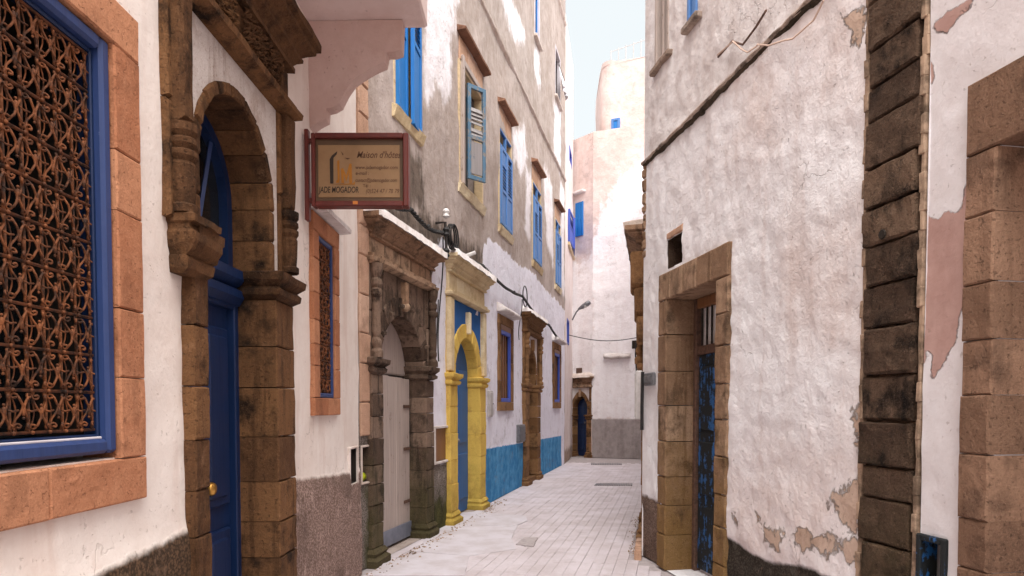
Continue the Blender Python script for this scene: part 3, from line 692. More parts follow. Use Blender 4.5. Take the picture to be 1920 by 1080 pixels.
# balcony over the portal: soffit and its scalloped end bracket
zb = 4.16; BL = empty('balcony', HA); vb = .81
g = G(); g.box(LA.uy(2.9), LA.uy(4.9), -.02, vb, zb, zb + 1.3, .015); obj('parapet', g, MT['soffit'], BL, LA, .004, 3)
prof = [(-.02, zb), (.655, zb), (.645, 3.96), (.60, 3.945), (.545, 3.945), (.53, 3.875), (.48, 3.855), (.42, 3.825), (.36, 3.79), (.305, 3.75), (.255, 3.68), (.215, 3.60), (.17, 3.575), (.125, 3.565), (.12, 3.50), (.06, 3.47), (.01, 3.435), (-.02, 3.43)]
g = G(); n = len(prof); ua, ub = LA.uy(4.78), LA.uy(4.885)
g.add([(ua, v, z - .004) for v, z in prof] + [(ub, v, z - .004) for v, z in prof], [tuple(range(n)), tuple(range(n, 2 * n))] + [(i, (i + 1) % n, n + (i + 1) % n, n + i) for i in range(n)])
obj('bracket', g, MT['bracket'], BL, LA)
tw = thing('wall_lamp', 'small dark lamp fixture under the balcony above the blue door', 'lamp', (-1.0, 4.5, zb))
cu, cv = LA.uy(4.33), .13
g = G(); g.box(cu - .06, cu + .06, cv - .09, cv + .09, zb - .06, zb - .035, .01); obj('housing', g, MT['iron'], tw, LA)
g = G(); g.box(cu - .04, cu + .04, cv - .06, cv + .06, zb - .036, zb - .0, .005); obj('mount', g, MT['ironBrown'], tw, LA)

# hanging sign
sy = LA.uy(4.63); sx0 = 573; 
p0 = LA.P([(sy, 0.0, 0)])[0]
dS = 4.62
def sxz(px, py): r = ray(px, py); t = dS / r[1]; return float(r[0] * t), float(EYE + r[2] * t)
x0, z1 = sxz(585, 252); x1, z0 = sxz(767, 389)
SG = thing('hanging_sign', 'red framed guest house sign board with gold logo on the left wall', 'sign', (x0, dS, z0))
def sbox(name, a, b, c, d, y0, y1, mat, bv=.004):
    g = G(); g.box(a, b, y0, y1, c, d, bv); return obj(name, g, mat, SG)
fwid = .035
sbox('board', x0 + .01, x1 - .01, z0 + .01, z1 - .01, dS - .005, dS + .03, MT['signback'])
for a, b, c, d in ((x0, x0 + fwid * .7, z0, z1), (x1 - fwid, x1, z0, z1), (x0 + fwid * .7, x1 - fwid, z0, z0 + fwid), (x0 + fwid * .7, x1 - fwid, z1 - fwid, z1)): sbox('frame_rail', a, b, c, d, dS - .035, dS + .05, MT['redPaint'], .006)
ix0, iz1 = sxz(597, 273); ix1, iz0 = sxz(750, 371)
sbox('printed_panel', ix0, ix1, iz0, iz1, dS - .010, dS - .004, MT['paper'], .001)
g = G(); bx0, bz1 = sxz(571, 243); bx1, bz0 = sxz(579, 414); bx1 = max(bx1, bx0 + .03)
g.box(bx0, bx1, dS - .02, dS + .03, bz0, bz1, .006); obj('wall_bracket', g, MT['redPaint'], SG)
g = G(); g.box(bx1 - .005, x0 + .005, dS - .01, dS + .02, z1 - .06, z1 - .03); g.box(bx1 - .005, x0 + .005, dS - .01, dS + .02, z0 + .03, z0 + .06); obj('bracket_arm', g, MT['redPaint'], SG)
def text(s, px, py, size_px, mat, shear=0.0, w=1.0, bold=0.0):
    cu = bpy.data.curves.new('lettering', 'FONT'); cu.body = s; cu.size = size_px * dS / FPX; cu.shear = shear; cu.extrude = .0008; cu.offset = bold; cu.materials.append(mat)
    o = bpy.data.objects.new('lettering', cu); C.objects.link(o); bpy.context.view_layer.update()
    me = bpy.data.meshes.new_from_object(o.evaluated_get(bpy.context.evaluated_depsgraph_get())); bpy.data.objects.remove(o); bpy.data.curves.remove(cu)
    o = bpy.data.objects.new('lettering', me); C.objects.link(o); o.parent = SG
    x, z = sxz(px, py); o.location = Vector((x, dS - .0112, z)) - Vector(LOC[SG.name]); o.rotation_euler = (R(90), 0, 0); o.scale = (w, 1, 1); return o
text("Maison d'hôtes", 669, 297, 17, MT['inkBr'], .35, .78, .0004)
text('www.jademogador.com', 667, 318, 9.5, MT['inkBr'], 0, .86)
text('e-mail :', 667, 329, 9.5, MT['inkBr'], .2, .9)
text('contact@jademogador.com', 667, 342, 9.5, MT['inkBr'], 0, .72)
text('Tél :', 681, 352, 8, MT['inkBr'])
text('(0)524 47 / 78 79', 686, 363, 11, MT['inkBr'], .2, .8)
text('JADE MOGADOR', 599, 362, 15.5, MT['inkDark'], .1, .62, .0005)
def logo(pts, mat):
    P = [sxz(*p) for p in pts]; n = len(P); g = G(); g.add([(x, dS - .0125, z) for x, z in P] + [(x, dS - .0095, z) for x, z in P], [tuple(range(n)), tuple(range(n, 2 * n))] + [(i, (i + 1) % n, n + (i + 1) % n, n + i) for i in range(n)]); obj('logo_mark', g, mat, SG)
x_a, z_a = sxz(664, 386); x_b, z_b = sxz(673, 380); sbox('sticker', x_a, x_b, z_a, z_b, dS - .038, dS - .034, MT['terracotta'], .0005)
logo([(620, 345), (619, 300), (623, 293), (633, 285), (632, 290), (626, 297), (626, 345)], MT['inkDark'])
logo([(631, 344), (631, 340), (634, 338), (633, 303), (637, 301), (638, 338), (636, 344)], MT['inkGold'])
logo([(641, 344), (640, 318), (644, 316), (650, 330), (656, 308), (660, 308), (661, 344), (656, 345), (655, 325), (650, 341), (645, 326), (646, 345)], MT['inkGold'])
logo([(626, 347), (663, 345), (666, 341), (666, 347)], MT['inkGold']); logo([(640, 284), (645, 291), (643, 292)], MT['inkBr']); logo([(647, 297), (657, 298), (652, 300)], MT['inkBr'])

# ------------------------------------------------------------------ B: tall house with the carved portals
ZB = 13.6; LBL = LB.len
MT['wallB'] = plaster('grey_weathered_render', lin(188, 174, 168), lin(160, 145, 136), [
    ('soot', lin(120, 106, 96), lin(74, 64, 58), .5, 4, .10, .1, 0, .5),
    ('faded', lin(236, 232, 236), lin(220, 212, 213), .8, 2.2, .10, .15, 0, .25),
    ('white', lin(238, 236, 246), lin(230, 226, 236), .34, 4.0, .02, .25, 0, .12),
    ('blue', lin(50, 120, 172), lin(96, 162, 206), .05, 10, .012, .25),
    ('grime', lin(150, 138, 132), lin(96, 88, 80), .30, 6, .04, .2, 1.0),
    ('moss', lin(84, 82, 46), lin(52, 50, 32), .55, 5, .12, .1, 0, .4)], bumpd=.018, fine=2.2, streak=(lin(128, 114, 104), .28), lump=6, blot=.38)
HB = house('house', 'tall grey and white house with three carved portals and a blue base', (0.0, 12.0, 0))
q0, q1 = LB.u(698, 765, .055), LB.u(814, 765, .055)                     # blackened portal
y0_, y1_ = LB.u(845, 765, .06), LB.u(911, 765, .06)                   # yellow portal
t0_, t1_ = LB.u(986, 765, .07), LB.u(1014, 765, .07)                  # small brown portal
wa = (LB.u(933), LB.u(959), LB.px(959, 768)[1], LB.px(933, 590)[1]); wb = (LB.u(1036), LB.u(1049.5), LB.px(1036, 764)[1], LB.px(1036, 642)[1])
U_ = {}
U_[1] = (LB.u(742), LB.u(789), 4.60, 6.15)
for k, (a, b) in {2: (862, 905), 3: (935.5, 958), 4: (997.5, 1013), 5: (1039.5, 1049.5)}.items(): U_[k] = (LB.u(a), LB.u(b), 4.52, 6.12)
u3a = (LB.u(1001), LB.u(1010.5), 9.15, 10.5); u3b = (LB.u(1039), LB.u(1049), 9.05, 10.25)
u3c = (LB.u(800), LB.u(840), 9.15, 10.5)
nb = (LB.u(676), LB.u(696), LB.px(686, 903)[1], LB.px(686, 838)[1], .14)
nc = (LB.u(814), LB.u(837), LB.px(826, 864)[1], LB.px(826, 803)[1], .06)
holes = [(q0 + .1, q1 - .1, 0, 2.85, .55), (y0_ + .1, y1_ - .1, 0, 2.85, .55), (t0_ + .1, t1_ - .1, 0, 2.85, .55), (*wa, .3), (*wb, .3), nb, nc] + [(*U_[k], .3) for k in U_] + [(*u3a, .3), (*u3b, .3), (*u3c, .3)]
whiteF = field_px(LB, [(903, 500), (907, 462), (914, 447), (925, 455), (940, 463), (955, 480), (975, 497), (1000, 512), (1020, 540), (1045, 564), (1064, 592), (1066, 900), (905, 965), (840, 905), (800, 830), (808, 520), (826, 440), (838, 455), (870, 500)])
fadedF = field_px(LB, [(798, -60), (862, -60), (850, 60), (842, 150), (830, 195), (818, 160), (803, 185), (795, 100)], [(962, 250), (984, 236), (990, 300), (978, 330), (964, 300)], [(1000, 95), (1012, 95), (1013, 165), (1003, 150)],
                  [(935, -20), (955, -20), (985, 60), (975, 90), (955, 50)], [(1018, 300), (1036, 350), (1037, 500), (1024, 450)], [(985, 300), (996, 330), (994, 450), (985, 430)], [(1036, 190), (1052, 205), (1052, 330), (1040, 300)], [(1050, 330), (1058, 360), (1058, 560), (1051, 540)], [(655, 300), (692, 320), (690, 560), (655, 560)])
uB = LB.u(907)
sootF = field_px(LB, [(655, 360), (700, 375), (770, 385), (835, 425), (905, 470), (905, 520), (840, 470), (826, 470), (700, 415), (655, 410)], [(736, 255), (790, 300), (800, 400), (730, 380)], [(690, 560), (700, 560), (700, 1080), (655, 1080), (670, 800)])
grimeF = field_px(LB, [(803, 868), (850, 862), (850, 1060), (795, 1060)], [(600, 905), (702, 905), (702, 1200), (600, 1200)], [(655, 770), (672, 790), (702, 800), (702, 910), (655, 910)])
mossF = field_px(LB, [(806, 940), (850, 920), (850, 1060), (795, 1060)], [(690, 920), (702, 900), (702, 1200), (685, 1200)])
dl = soft_noise(LB, .02, .8, .010, 3.0)
wall_grid('wall', LB, 0, LBL, 0, ZB, .065, holes, MT['wallB'], HB,
          {'white': whiteF, 'faded': fadedF, 'blue': lambda U, Z: np.minimum(.87 - .012 * (U - uB) - Z, np.minimum(U - uB + .1, LB.u(1053) - U)) , 'soot': sootF, 'grime': grimeF, 'moss': mossF}, dl)
roof(HB, LB, 0, LBL, ZB, MT['conc'])
for z, nm in ((7.52, 'string_course'), (11.55, 'string_course')):
    g = G(); g.sweep([(-.02, z - .07), (.035, z - .03), (.045, z), (.0, z + .03)], .02, LBL - .02, -.03, 90, 0, 0); obj(nm, g, MT['capD'], HB, LB, .012, 5)
# stone quoins at the near corner
z = 1.24
while z < 5.2:
    h = random.uniform(.26, .38); g = G(); g.stone(LB.u(671.5), LB.u(690) + random.uniform(-.02, .02), -.1, .03, z, z + h, n=2, amp=.006); obj('quoin_stone', g, MT['stonePink'], HB, LB); z += h

def leafdoor(W, D, p, dv, mat, planks=0, z1=None, knob=True):
    uc, r, zc = p['uc'], p['r'], p['zcen']
    if planks:
        for k in range(planks):
            a = uc - r + 2 * r * k / planks + .002; b = uc - r + 2 * r * (k + 1) / planks - .002; zz = z1 + random.uniform(-.015, .01)
            g = G(); g.box(a, b, dv - .03, dv + random.uniform(-.003, .004), .03, zz, .004); obj('plank', g, mat, D, W)
    else:
        g = G(); g.prism(arch_pts(uc, r - .003, .02, zc), dv - .04, dv); obj('leaf', g, mat, D, W)
        for a, b in ((-.86, -.06), (.06, .86)):
            for z0, zz in ((.2, .85), (1.0, zc + r * .2)):
                g = G(); g.box(uc + a * r, uc + b * r, dv - .01, dv + .018, z0, zz, .01); obj('panel', g, mat, D, W)
        if knob: g = G(); g.ball(uc - .06, dv + .04, 1.05, .03); obj('knob', g, MT['greyMetal'], D, W)
# blackened portal
pq = portal(LB, HB, q0, q1, .26, 1.98, 2.46, 2.86, 3.10, 3.30, (MT['stoneDark'], MT['stoneDark'], MT['stoneDark'], MT['stoneDarkTop']), depth=.2, v0=.055, t=.20, nblk=.2, cap=MT['cap'], nst=3, er=.010, over=.13, pw=.6, label='blackened carved stone portal with a white capped cornice')
for k in range(6):
    g = G(); a = random.uniform(0, 6.28); g.tube([(pq['uc'] + (pq['r'] + .1) * math.cos(.5 + k * .42) - .03, .06, pq['zcen'] + (pq['r'] + .1) * math.sin(.5 + k * .42)), (pq['uc'] + (pq['r'] + .1) * math.cos(.5 + k * .42) + .03, .065, pq['zcen'] + (pq['r'] + .1) * math.sin(.5 + k * .42) + .01)], .022, 5); obj('carved_boss', g, MT['stoneDark'], pq['E'], LB, .006, 14)
g = G(); g.ball(pq['uc'], .05, pq['zcen'] + pq['r'] + .10, .05, 10); obj('rosette', g, MT['stoneDarkTop'], pq['E'], LB)
DQ = empty('door', HB); DQ['label'] = 'pale weathered plank door with a zinc kickplate'; dv = -.15
leafdoor(LB, DQ, pq, dv, MT['wood'], 6, 1.84)
uc, r_ = pq['uc'], pq['r']
for z in (.42, 1.02, 1.5):
    g = G(); g.box(uc + r_ - .2, uc + r_ - .01, dv + .002, dv + .014, z, z + .035, .003); obj('hinge', g, MT['ironBrown'], DQ, LB)
g = G(); g.box(uc - r_ + .01, uc - r_ + .05, dv, dv + .02, 1.0, 1.05, .004); obj('latch', g, MT['ironBrown'], DQ, LB)
g = G(); g.box(uc - r_ + .005, uc + r_ - .005, dv + .004, dv + .02, .03, .2, .004); obj('kickplate', g, MT['zinc'], DQ, LB)
g = G(); g.prism(arch_pts(uc, r_ - .004, 1.88, pq['zcen']), dv - .08, dv - .05); obj('lunette_board', g, MT['wood'], DQ, LB)
g = G(); g.box(uc - .10, uc - .03, dv - .05, dv - .03, 2.1, 2.4, .006); obj('loose_slat', g, MT['wood'], DQ, LB)
# yellow portal
py_ = portal(LB, HB, y0_, y1_, .31, 1.95, 2.46, 2.92, 3.22, 3.44, (MT['stoneYel'], MT['stoneYel'], MT['bluePanel'], MT['stoneCream']), depth=.2, v0=.06, gap=.002, t=.20, nblk=.3, cap=MT['cap'], nst=3, er=.006, over=.13, pw=.42, ncol=False, label='yellow painted stone portal with a blue panel over the arch')
for a, b in ((y0_ - .005, y0_ + .31 * .42), (y1_ - .31 * .42, y1_ + .005)):
    g = G(); g.box(a, b, .0, .075, 1.97, 2.91, .012); obj('cream_pilaster', g, MT['stoneCream'], py_['E'], LB, .004, 9)
DY = empty('door', HB); DY['label'] = 'deep blue door inside the yellow arch'; leafdoor(LB, DY, py_, -.13, MT['blueMid'])
# small brown portal
pt = portal(LB, HB, t0_, t1_, .36, 1.98, 2.62, 2.95, 3.05, 3.34, (MT['stoneBr'], MT['stoneBr'], MT['cap'], MT['stoneBr']), depth=.45, v0=.07, t=.10, nblk=.28, cap=MT['cap'], nst=2, over=.12, pw=.4, label='narrow brown stone portal between the blue base panels')
DT = empty('door', HB); leafdoor(LB, DT, pt, -.4, MT['woodBr'], knob=False)
g = G(); g.box(t0_ + .3, t1_ - .3, -.42, .04, -.01, .10, .01); obj('door_step', g, MT['stoneBr'], HB, LB, .006, 8)

for (a, b, c, d) in (wa, wb):                     # ground-floor windows
    WN = empty('window', HB); surround(LB, WN, a - .03, b + .03, c - .02, d + .02, .15, MT['stoneBr'], .035, 4, 2)
    frame_rect(LB, WN, 'frame', a + .12, b - .12, c + .13, d - .22, .065, -.03, .018, MT['blueViolet'])
    g = G(); g.box(a + .1, b - .1, -.05, .02, d - .22, d - .13, .005); obj('lintel_board', g, MT['woodBr'], WN, LB)
    for k in range(4):
        uu = a + .25 + (b - a - .5) * k / 3; g = G(); g.box(uu - .045, uu + .045, -.06, -.045, c + .17, d - .26, .004); obj('shutter_plank', g, MT['woodBr'], WN, LB)
    g = G(); g.box(a + .1, b - .1, -.09, -.07, c + .1, d - .1); obj('pane', g, MT['glass'], WN, LB)
    g = G(); g.sweep([(-.02, d + .04), (.15, d + .05), (.17, d + .09), (.10, d + .15), (-.02, d + .22)], a - .08, b + .12, -.02, 8, 0, 0); obj('drip_ledge', g, MT['cap'], WN, LB, .014, 7, smooth=True)

def shutter(W, E, u0, u1, z0, z1, v, mat, louv=(), pan=(), ang=0.0, hinge='far', slatmat=None, broken=()):
    """one leaf: stiles and rails, fields of slats, panels"""
    sw = .055; SH = empty('shutter', E)
    uh = u1 if hinge == 'far' else u0
    def put(nm, g, m):
        if ang:
            ca, sa = math.cos(ang), math.sin(ang)
            g.v = [(uh + (a - uh) * ca - (b - v) * sa, v + (a - uh) * sa + (b - v) * ca, c) for a, b, c in g.v]
        return obj(nm, g, m, SH, W)
    rails = sorted({z0, z1 - sw} | {a - sw for a, b in louv if a > z0 + .1} | {a - sw for a, b in pan if a > z0 + .1})
    g = G()
    for a in (u0, u1 - sw): g.box(a, a + sw, v - .02, v + .02, z0, z1, .004)
    for z in rails: g.box(u0 + sw, u1 - sw, v - .018, v + .018, z, z + sw, .003)
    put('stile_frame', g, mat)
    for a, b in louv:
        n = max(3, int((b - a) / .048))
        for k in range(n):
            if (k in broken): continue
            z = a + (b - a) * (k + .5) / n; h = (b - a) / n * .55; g = G(); t = random.uniform(-.01, .01) if broken else 0
            g.add([(u0 + sw, v - .014, z + h), (u1 - sw, v - .014, z + h + t), (u1 - sw, v + .014, z - h + t), (u0 + sw, v + .014, z - h), (u0 + sw, v - .02, z + h - .006), (u1 - sw, v - .02, z + h - .006 + t), (u1 - sw, v + .008, z - h - .006 + t), (u0 + sw, v + .008, z - h - .006)],
                  [(0, 1, 2, 3), (4, 5, 6, 7), (0, 1, 5, 4), (3, 2, 6, 7), (0, 3, 7, 4), (1, 2, 6, 5)]); put('slat', g, slatmat or mat)
    for a, b in pan: g = G(); g.box(u0 + sw, u1 - sw, v - .008, v + .006, a, b, .004); put('panel', g, slatmat if slatmat else mat)
    return SH
def upper_window(u0, u1, z0, z1, mat, style, lintel=True):
    WN = empty('window', HB); um = (u0 + u1) / 2
    frame_rect(LB, WN, 'frame', u0 - .02, u1 + .02, z0 - .02, z1 + .02, .06, -.12, .012, MT['woodYel'])
    g = G(); g.box(u0 + .02, u1 - .02, -.25, -.22, z0, z1); obj('pane', g, MT['glass'], WN, LB)
    g = G(); g.sweep([(-.02, z0 - .14), (.025, z0 - .13), (.05, z0 - .05), (.06, z0 - .02), (-.02, z0 - .01)], u0 - .06, u1 + .06, -.02, 8, 0, 0); obj('sill', g, MT['stoneCream'], WN, LB, .014, 7)
    if lintel:
        g = G(); g.sweep([(-.02, z1 + .35), (.12, z1 + .365), (.125, z1 + .395), (-.02, z1 + .44)], u0 - .08, u1 + .08, -.02, 6, 0, 0); obj('lintel_ledge', g, MT['lintel'], WN, LB, .005, 8)
        for k in range(3):
            g = G(); g.stone(u0 + (u1 - u0) * k / 3, u0 + (u1 - u0) * (k + 1) / 3, -.05, .012, z1 + .02, z1 + .34, n=1); obj('lintel_block', g, MT['stonePink'], WN, LB)
    h = z1 - z0
    if style == 'closed':
        for a, b, k in ((u0 + .04, um, 0), (um, u1 - .04, 1)): shutter(LB, WN, a + .002, b - .002, z0 + .03, z1 - .3, .025, mat, [(z0 + .62, z1 - .42)] if k else [(z0 + .62, z0 + 1.0)], [(z0 + .09, z0 + .56)] + ([] if k else [(z0 + 1.05, z1 - .36)]))
        g = G(); g.box(u0 + .04, u1 - .04, -.03, .02, z1 - .29, z1 - .26, .004); g.box(um - .02, um + .02, -.03, .02, z1 - .26, z1 - .02, .004); g.box(u0 + .04, u1 - .04, -.03, .02, z1 - .05, z1 - .02, .004); obj('transom_bars', g, mat, WN, LB)
    return WN
WN = upper_window(*U_[1], MT['blueShut'], 'bright', False)
a, b, c, d = U_[1]; um = (a + b) / 2
shutter(LB, WN, a + .02, um - .002, c, d - .05, .03, MT['blueShut'], [], [(c + .06, c + .8), (c + .86, d - .12)], ang=-.10, hinge='near')
shutter(LB, WN, um, b, c - .05, d - .05, .06, MT['blueShut'], [(c + .86, d - .12)], [(c + .02, c + .8)], ang=-.12, hinge='near')
WN = upper_window(*U_[2], MT['blueWorn'], 'broken'); a, b, c, d = U_[2]
shutter(LB, WN, LB.u(871), LB.u(871) + .32, c + .12, d - .2, .05, MT['blueWorn'], [(c + .72, c + 1.1)], [(c + .2, c + .64)], ang=.6, hinge='near', slatmat=MT['greyWood'], broken=(2, 7))
g = G(); g.box(a + .05, a + .13, -.05, .05, c, d + .1, .006); g.box(a + .05, b - .05, -.05, .04, d, d + .08, .006); obj('loose_frame', g, MT['wood'], WN, LB)
upper_window(*U_[3], MT['blueShutPale'], 'closed'); upper_window(*U_[4], MT['blueShutPale'], 'closed'); upper_window(*U_[5], MT['blueShutPale'], 'closed')
for (a, b, c, d), m in ((u3a, MT['blueShut']), (u3c, MT['blueShut']), (u3b, MT['blueShutPale'])):
    WN = empty('window', HB); frame_rect(LB, WN, 'frame', a, b, c, d, .07, -.08, .01, MT['conc'])
    if m is MT['blueShut']: shutter(LB, WN, a + .07, b - .07, c + .07, c + (d - c) * .72, -.05, m, [(c + .2, c + .85)], [])
    g = G(); g.box(a + .02, b - .02, -.2, -.17, c, d); obj('pane', g, MT['glass'], WN, LB)
    g = G(); g.box(a - .05, b + .05, -.02, .07, c - .07, c - .01, .01); obj('sill', g, MT['capD'], WN, LB)
CL = thing('hanging_cloth', 'white cloth hung out of the highest far window of the tall house', 'cloth', (*LB.P([(u3b[0], 0, 0)])[0][:2], 9.3))
g = G(); vs = []; fs = []; nu_, nv_ = 10, 8
for i in range(nu_ + 1):
    for j in range(nv_ + 1): vs.append((u3b[0] + .05 + (u3b[1] - u3b[0] - .1) * i / nu_, .09 + .05 * math.sin(i * 1.7) * (j / nv_) + .10 * (j / nv_), 9.72 - .5 * j / nv_ + .02 * math.sin(i)))
g.add(vs, [(i * (nv_ + 1) + j, (i + 1) * (nv_ + 1) + j, (i + 1) * (nv_ + 1) + j + 1, i * (nv_ + 1) + j + 1) for i in range(nu_) for j in range(nv_)])
o = obj('sheet', g, MT['cloth'], CL, LB, smooth=True); o.modifiers.new('thickness', 'SOLIDIFY').thickness = .006
g = G(); g.tube([(u3b[0], .1, 9.73), (u3b[1], .1, 9.73)], .012); obj('rail', g, MT['iron'], CL, LB)
# meter niches at the foot of the wall
for W_, H_, nn_, dr in ((LA, HA, n1, True), (LB, HB, nb, False)):
    NE = empty('niche', H_); a, b, c, d, _ = nn_; frame_rect(W_, NE, 'niche_frame', a - .02, b + .02, c - .02, d + .02, .02, -.05, .02, MT['capD'], .006)
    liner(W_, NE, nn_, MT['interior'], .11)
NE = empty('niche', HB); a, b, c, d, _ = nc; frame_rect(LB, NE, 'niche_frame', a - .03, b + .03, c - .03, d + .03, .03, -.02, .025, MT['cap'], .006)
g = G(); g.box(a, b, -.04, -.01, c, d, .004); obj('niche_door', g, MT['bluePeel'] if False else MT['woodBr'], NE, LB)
a, b, c, d, _ = nb
BT = thing('bottle', 'yellow-green bottle lying in the dark wall niche', 'bottle', tuple(LB.P([(a + .1, -.06, c)])[0]))
g = G(); q = [(.012, 0), (.04, .01), (.043, .06), (.043, .10)]; vs = G(); vs.lathe(0, 0, q, 10); g.add([(a + .03 + zz, -.05 + y, c + .045 + x) for x, y, zz in vs.v], vs.f); obj('body', g, MT['yelgreen'], BT, LB, smooth=True)
g = G(); vs = G(); vs.lathe(0, 0, [(.04, .1), (.036, .125), (.018, .15), (.018, .17)], 10); g.add([(a + .03 + zz, -.05 + y, c + .045 + x) for x, y, zz in vs.v], vs.f); obj('neck', g, MT['porcelain'], BT, LB, smooth=True)
# small boxes on the white wall
def wallbox(name, label, W, x0, x1, y0, y1, dep, mat, lid=True):
    u0, zt = W.px(x0, y0); u1, zb_ = W.px(x1, y1); zb_ = W.px((x0 + x1) / 2, y1)[1]; zt = W.px((x0 + x1) / 2, y0)[1]
    o = thing(name, label, 'box', tuple(W.P([((u0 + u1) / 2, 0, zb_)])[0]))
    g = G(); g.box(u0, u1, -.02, dep, zb_, zt, .012); obj('casing', g, mat, o, W)
    if lid:
        g = G(); g.box(u0 + .02, u1 - .02, dep - .004, dep + .012, zb_ + .03, zt - .03, .006); obj('cover', g, mat, o, W)
        g = G(); g.ball(u1 - .05, dep + .012, (zb_ + zt) / 2, .012, 6); obj('lock', g, MT['iron'], o, W)
    return o
wallbox('meter_box', 'dark grey meter box above the blue base by the brown portal', LB, 968, 978, 796, 829, .07, MT['greyMetal'])
wallbox('junction_box', 'flat pale grey box beside the yellow portal', LB, 913, 920, 732, 782, .04, MT['greyBox'])

# ------------------------------------------------------------------ C: narrow white house
MT['wallC'] = plaster('pale_pink_limewash', lin(236, 226, 224), lin(220, 204, 200), [('grime', lin(180, 160, 146), lin(140, 120, 108), .4, 5, .08, .1)], streak=(lin(206, 184, 174), .4))
HC = house('house', 'narrow pale house just beyond the tall grey one, blue shutters ajar', (1.6, 19.5, 0))
cs = (LC.u(1064), LC.u(1073), LC.px(1068, 462)[1], LC.px(1068, 402)[1]); cg = (LC.u(1062), LC.u(1066), LC.px(1064, 645)[1], LC.px(1064, 598)[1]); ct = (LC.u(1066), LC.u(1070), LC.px(1068, 302)[1], LC.px(1068, 275)[1])
wall_grid('wall', LC, .02, LC.len, 0, 11.9, .08, [(*cs, .25), (*cg, .25), (*ct, .25)], MT['wallC'], HC, {'grime': lambda U, Z: .35 - Z}, soft_noise(LC, .02, 1, .008, 4, 9))
roof(HC, LC, 0, LC.len, 11.9, MT['conc'])
for (a, b, c, d) in (cs, cg, ct):
    WN = empty('window', HC); frame_rect(LC, WN, 'frame', a, b, c, d, .06, -.06, .015, MT['blueViolet']); g = G(); g.box(a, b, -.2, -.17, c, d); obj('pane', g, MT['glass'], WN, LC)
    if (a, b, c, d) == cs:
        um = (a + b) / 2; shutter(LC, WN, a, um, c, d, .04, MT['blueViolet'], [(c + .5, d - .08)], [(c + .06, c + .44)], ang=.04, hinge='near'); shutter(LC, WN, um, b, c, d, .04, MT['blueViolet'], [(c + .5, d - .08)], [(c + .06, c + .44)], ang=-.08, hinge='far')
        g = G(); g.box(a - .05, b + .05, -.02, .06, c - .12, c - .02, .01); obj('sill', g, MT['woodYel'], WN, LC)

# ------------------------------------------------------------------ D: house closing the lane
MT['wallD'] = plaster('blotchy_pink_white_render', lin(222, 204, 199), lin(202, 182, 175), [
    ('white', lin(242, 238, 240), lin(234, 227, 228), 1.2, 2.0, .16, .15, 0, .4),
    ('grey', lin(166, 156, 154), lin(142, 132, 130), .06, 6, .03, .2)], bumpd=.03, fine=1.6, blot=.22, streak=(lin(196, 172, 162), .4))
HD = house('house', 'rounded pale pink house closing the end of the lane', (3.0, 20.6, 0))
dpu = (.03, .93)
wF = field_px(DM, [(1130, 420), (1150, 350), (1190, 310), (1240, 280), (1300, 280), (1300, 790), (1100, 790), (1100, 450)])
wF2 = lambda U, Z: np.minimum(Z - 1.0, 6.0 - Z) * .5
d0 = soft_noise(DM, .03, .9, .012, 3.5, 21)
ds_ = (DP.u(1093), DP.u(1079), DP.px(1086, 443)[1], DP.px(1086, 380)[1])
wall_grid('wall', DP, 0, 1.37, 0, 9.75, .09, [(dpu[0] + .1, dpu[1] - .1, 0, 2.2, .4), (*ds_, .2)], MT['wallD'], HD, {'white': wF2, 'grey': lambda U, Z: np.full(U.shape, -1.0)}, soft_noise(DP, .02, 1, .01, 4, 31))
wall_grid('wall', DM, 0, DM.len, 0, 9.75, .09, [], MT['wallD'], HD, {'white': wF, 'grey': lambda U, Z: 1.17 - Z}, d0)
# rounded tower storey
g = G(); plan = [(2.80, 23.2), (2.71, 21.6)]
for k in range(9):
    a = math.pi + math.pi / 2 * k / 8; plan.append((3.06 + .36 * math.cos(a), 21.0 + .40 * math.sin(a)))
plan += [(4.0, 20.12), (5.0, 19.72)]
nz_ = 26; vs = []
for (x, y) in plan:
    for j in range(nz_ + 1):
        t = j / nz_; z = 8.6 + (3.15 + .10 * math.sin(x * 3)) * t; k = .10 * max(0, t - .8) ** 1.0
        vs.append((x + k + .03 * mn.noise(Vector((x * 2, y * 2, z * 2))), y + k * .3 + .03 * mn.noise(Vector((x * 2, y * 2, z * 2 + 9))), z))
g.add(vs, [(i * (nz_ + 1) + j, (i + 1) * (nz_ + 1) + j, (i + 1) * (nz_ + 1) + j + 1, i * (nz_ + 1) + j + 1) for i in range(len(plan) - 1) for j in range(nz_)])
g.add([(x, y, 11.7) for x, y in plan] + [(5.0, 23.2, 11.7)], [tuple(range(len(plan) + 1))])
o = obj('tower_wall', g, MT['wallD'], HD, None, smooth=True)
for nm, ff in (('white', lambda z: -.75), ('grey', lambda z: -1)):
    a = o.data.attributes.new(nm, 'FLOAT', 'POINT'); a.data.foreach_set('value', [ff(v[2]) for v in g.v])
roof(HD, DM, 0, DM.len, 9.8, MT['conc'])
x_, z_ = 1155, 241; r = ray(x_, z_); tt = 20.42 / r[1]; wx = r[0] * tt; wz = EYE + r[2] * tt
WN = empty('window', HD)
DT_ = Wall((4.0, 20.12), (3.06, 20.60), 'R')
a, zc0 = DT_.px(1155, 241)
frame_rect(DT_, WN, 'frame', a - .13, a + .13, zc0 - .28, zc0 + .28, .07, -.04, .07, MT['blueShutPale']); g = G(); g.box(a - .08, a + .08, -.04, .05, zc0 - .22, zc0 + .22); obj('pane', g, MT['blueShut'], WN, DT_)
WN = empty('window', HD); a, b, c, d = ds_
